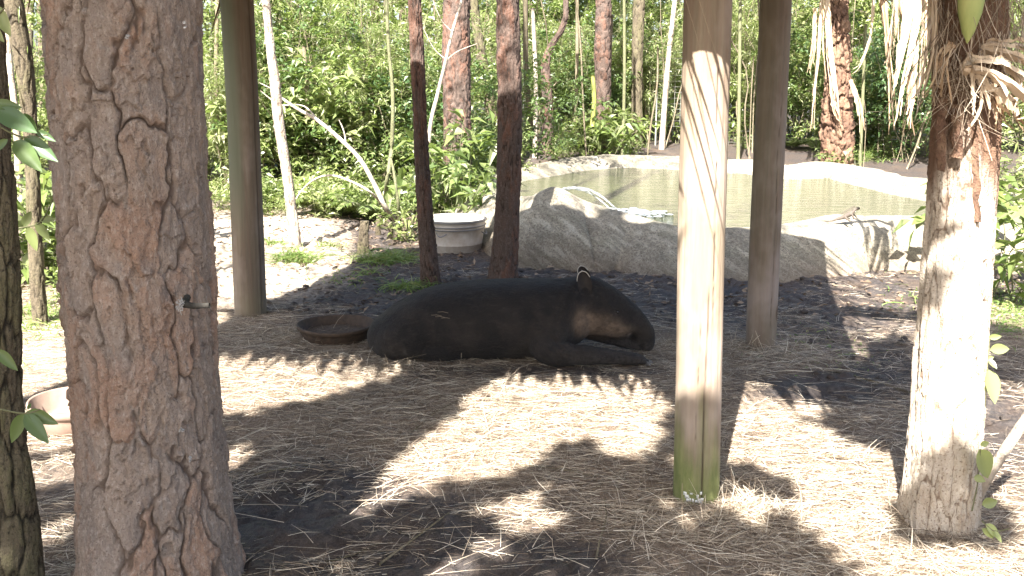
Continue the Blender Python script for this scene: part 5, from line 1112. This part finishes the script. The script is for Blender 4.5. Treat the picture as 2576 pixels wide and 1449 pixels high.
# thin twigs on the ground, each its own
for i, (pth, r0, lb) in enumerate([([(1030, 1090), (1090, 1040), (1150, 1012)], .006, 'thin twig lying in the straw left of the bright sun patch'), ([(955, 1400), (1060, 1340), (1130, 1290)], .006, 'long thin stick on the mud in the lower middle'),
        ([(1500, 1400), (1510, 1350), (1525, 1300), (1520, 1250)], .005, 'forked brown twig in the lower middle straw'), ([(1300, 1170), (1400, 1175), (1500, 1200)], .005, 'pale curved stalk below the big sun patch'),
        ([(2045, 1140), (2150, 1155), (2250, 1160)], .005, 'thin straight stick in front of the near palm'), ([(2200, 1395), (2245, 1420)], .006, 'short dark twig near the bottom right'),
        ([(640, 1190), (720, 1180), (800, 1160)], .005, 'thin twig on the shaded mud near the big pine'), ([(820, 1400), (900, 1370), (1010, 1330)], .005, 'curved stalk on dark mud in the lower left'), ([(2330, 1000), (2200, 960), (2080, 925)], .010, 'dark root-like stick in the mud left of the near palm')]):
    P = [gnd(a, b, .02) for a, b in pth]; P = [Vector((p.x, p.y, float(gz(p.x, p.y)) + .012)) for p in P]; mb = MB(); twig(mb, P, r0, r0 * .5, 16, 6); me = mb.mesh('twig'); setattr_f(me, 'crack', np.ones(mb.n)); setattr_f(me, 'plate', np.zeros(mb.n)); tag(link('twig', me, M_bark_dark if 'dark' in lb else M_stem), lb, 'twig')
# reddish leaf litter
mb = MB(); n = 9000; x = rng.uniform(-6, 7, n); y = rng.uniform(7.8, 18.5, n); P0 = np.stack([x, y, gz(x, y) + .01], -1); leaves(mb, P0, rng.normal(0, 1, (n, 3)) * [1, 1, .15], rng.uniform(.04, .1, n), rng.uniform(.02, .05, n), .05, True)
tag(link('leaf_litter', mb.mesh('leaf_litter', smooth=False), M_leaf_dry), 'dry brown leaves scattered on the ground', kind='stuff')

# ------------------------------------------------------------------ pale stick and young plants by the near palm
root = empty('pale_stick', tuple(gnd(2445, 1290)), label='smooth pale stick rising to the right from the foot of the near palm', cat='stick')
mb = MB(); twig(mb, [gnd(2440, 1296, -.02), at(2475, 1215, 4.0), at(2520, 1145, 3.98), at(2580, 1055, 3.95), at(2640, 960, 3.9)], .026, .020, 24, 12); bark_part('limb', mb, M_bark_white, root)
def leaf_sprig(name, stem, lv, Y, mat, label, smat, w_=.45):
    root = empty(name, tuple(at(*stem[0], Y)), label=label, cat='plant'); mb = MB(); twig(mb, [at(a, b, Y) for a, b in stem], .0035, .002, 20, 5); bark_part('stem', mb, smat, root)
    for (xa, ya, xb, yb, dy) in lv:
        a_, b_ = np.array(at(xa, ya, Y)), np.array(at(xb, yb, Y + dy)); d = b_ - a_; L = np.linalg.norm(d); d /= L; s_ = nrm(np.cross(d, [.25, -1.0, .3])); N_ = np.cross(s_, d); m = 9; V = []
        for j in range(m):
            t = j / (m - 1); hw_ = L * w_ * .5 * math.sin(math.pi * t ** .8) ** .8 if 0 < j < m - 1 else .0005; c_ = a_ + d * L * t - np.array([0, 0, 1]) * L * .12 * t * t
            V += [c_ - s_ * hw_ + N_ * hw_ * .3, c_ - s_ * hw_ * .5 + N_ * hw_ * .1, c_, c_ + s_ * hw_ * .5 + N_ * hw_ * .1, c_ + s_ * hw_ + N_ * hw_ * .3]
        part('leaf', MB().add(np.array(V), grid_faces(5, m, False)), mat, root)
leaf_sprig('young_plant', [(2452, 1270), (2468, 1150), (2478, 1000), (2486, 900), (2490, 845)], [(2488, 850, 2520, 842, -.02), (2490, 880, 2540, 872, 0), (2486, 905, 2508, 925, -.03), (2486, 930, 2504, 1008, -.03), (2484, 950, 2478, 975, 0), (2478, 905, 2500, 895, 0)], 3.95, M_leaf_pale, 'young plant with bright drooping leaves against the right side of the near palm', M_stem_g, .55)
leaf_sprig('young_plant', [(2445, 1285), (2460, 1210), (2466, 1130)], [(2462, 1130, 2486, 1195, 0), (2466, 1120, 2488, 1110, 0), (2450, 1200, 2480, 1208, -.03), (2470, 1270, 2510, 1255, 0)], 3.8, M_leaf_pale, 'small shoot with round pale leaves at the foot of the near palm', M_stem_g, .7)
leaf_sprig('young_plant', [(2470, 1310), (2500, 1335), (2540, 1330)], [(2480, 1318, 2515, 1350, 0), (2500, 1335, 2520, 1362, -.02), (2470, 1330, 2500, 1350, 0)], 3.7, M_leaf_pale, 'low bright green shoot lying right of the palm foot', M_stem_g, .45)
YN = 2.6
leaf_sprig('leafy_sapling', [(-60, 330), (-20, 310), (20, 330), (60, 345), (120, 340)], [(-20, 262, 55, 262, 0), (-10, 280, 92, 318, -.05), (20, 350, -20, 380, 0), (35, 355, 105, 418, -.06), (60, 345, 145, 395, -.02), (90, 330, 140, 350, 0), (60, 285, 95, 330, 0)], YN, M_leaf_dark, 'drooping leaves, coloured dark for shade, of a sapling reaching in from the left edge', M_stem_g, .38)  # dark leaf colour stands in for shade on these leaves
leaf_sprig('leafy_sapling', [(-60, 1020), (0, 1030), (62, 1040), (100, 1030)], [(60, 1040, 28, 1105, 0), (62, 1042, 122, 1105, -.04), (66, 1036, 146, 1058, 0), (-10, 880, 44, 925, 0), (70, 1030, 78, 1012, 0), (-40, 1010, -10, 1060, 0)], YN, M_leaf_dark, 'small sprig, coloured dark green for shade, in front of the mossy left trunk', M_stem_g, .42)  # shade put into the leaf colour here too
leaf_sprig('leafy_sapling', [(-60, 60), (-10, 40), (10, 20)], [(-20, 10, 26, 82, 0), (-30, 60, 10, 100, 0)], YN, M_leaf_pale, 'bright leaf poking in at the top left corner', M_stem_g, .45)
leaf_sprig('leafy_sapling', [(-20, 590), (40, 575), (100, 560), (135, 500)], [(60, 570, 78, 525, 0), (90, 560, 125, 600, 0), (100, 555, 140, 545, 0), (70, 570, 92, 625, 0), (128, 510, 150, 480, 0)], 3.6, M_leaf, 'thin twig with leaves between the mossy trunk and the big pine', M_stem_g, .45)
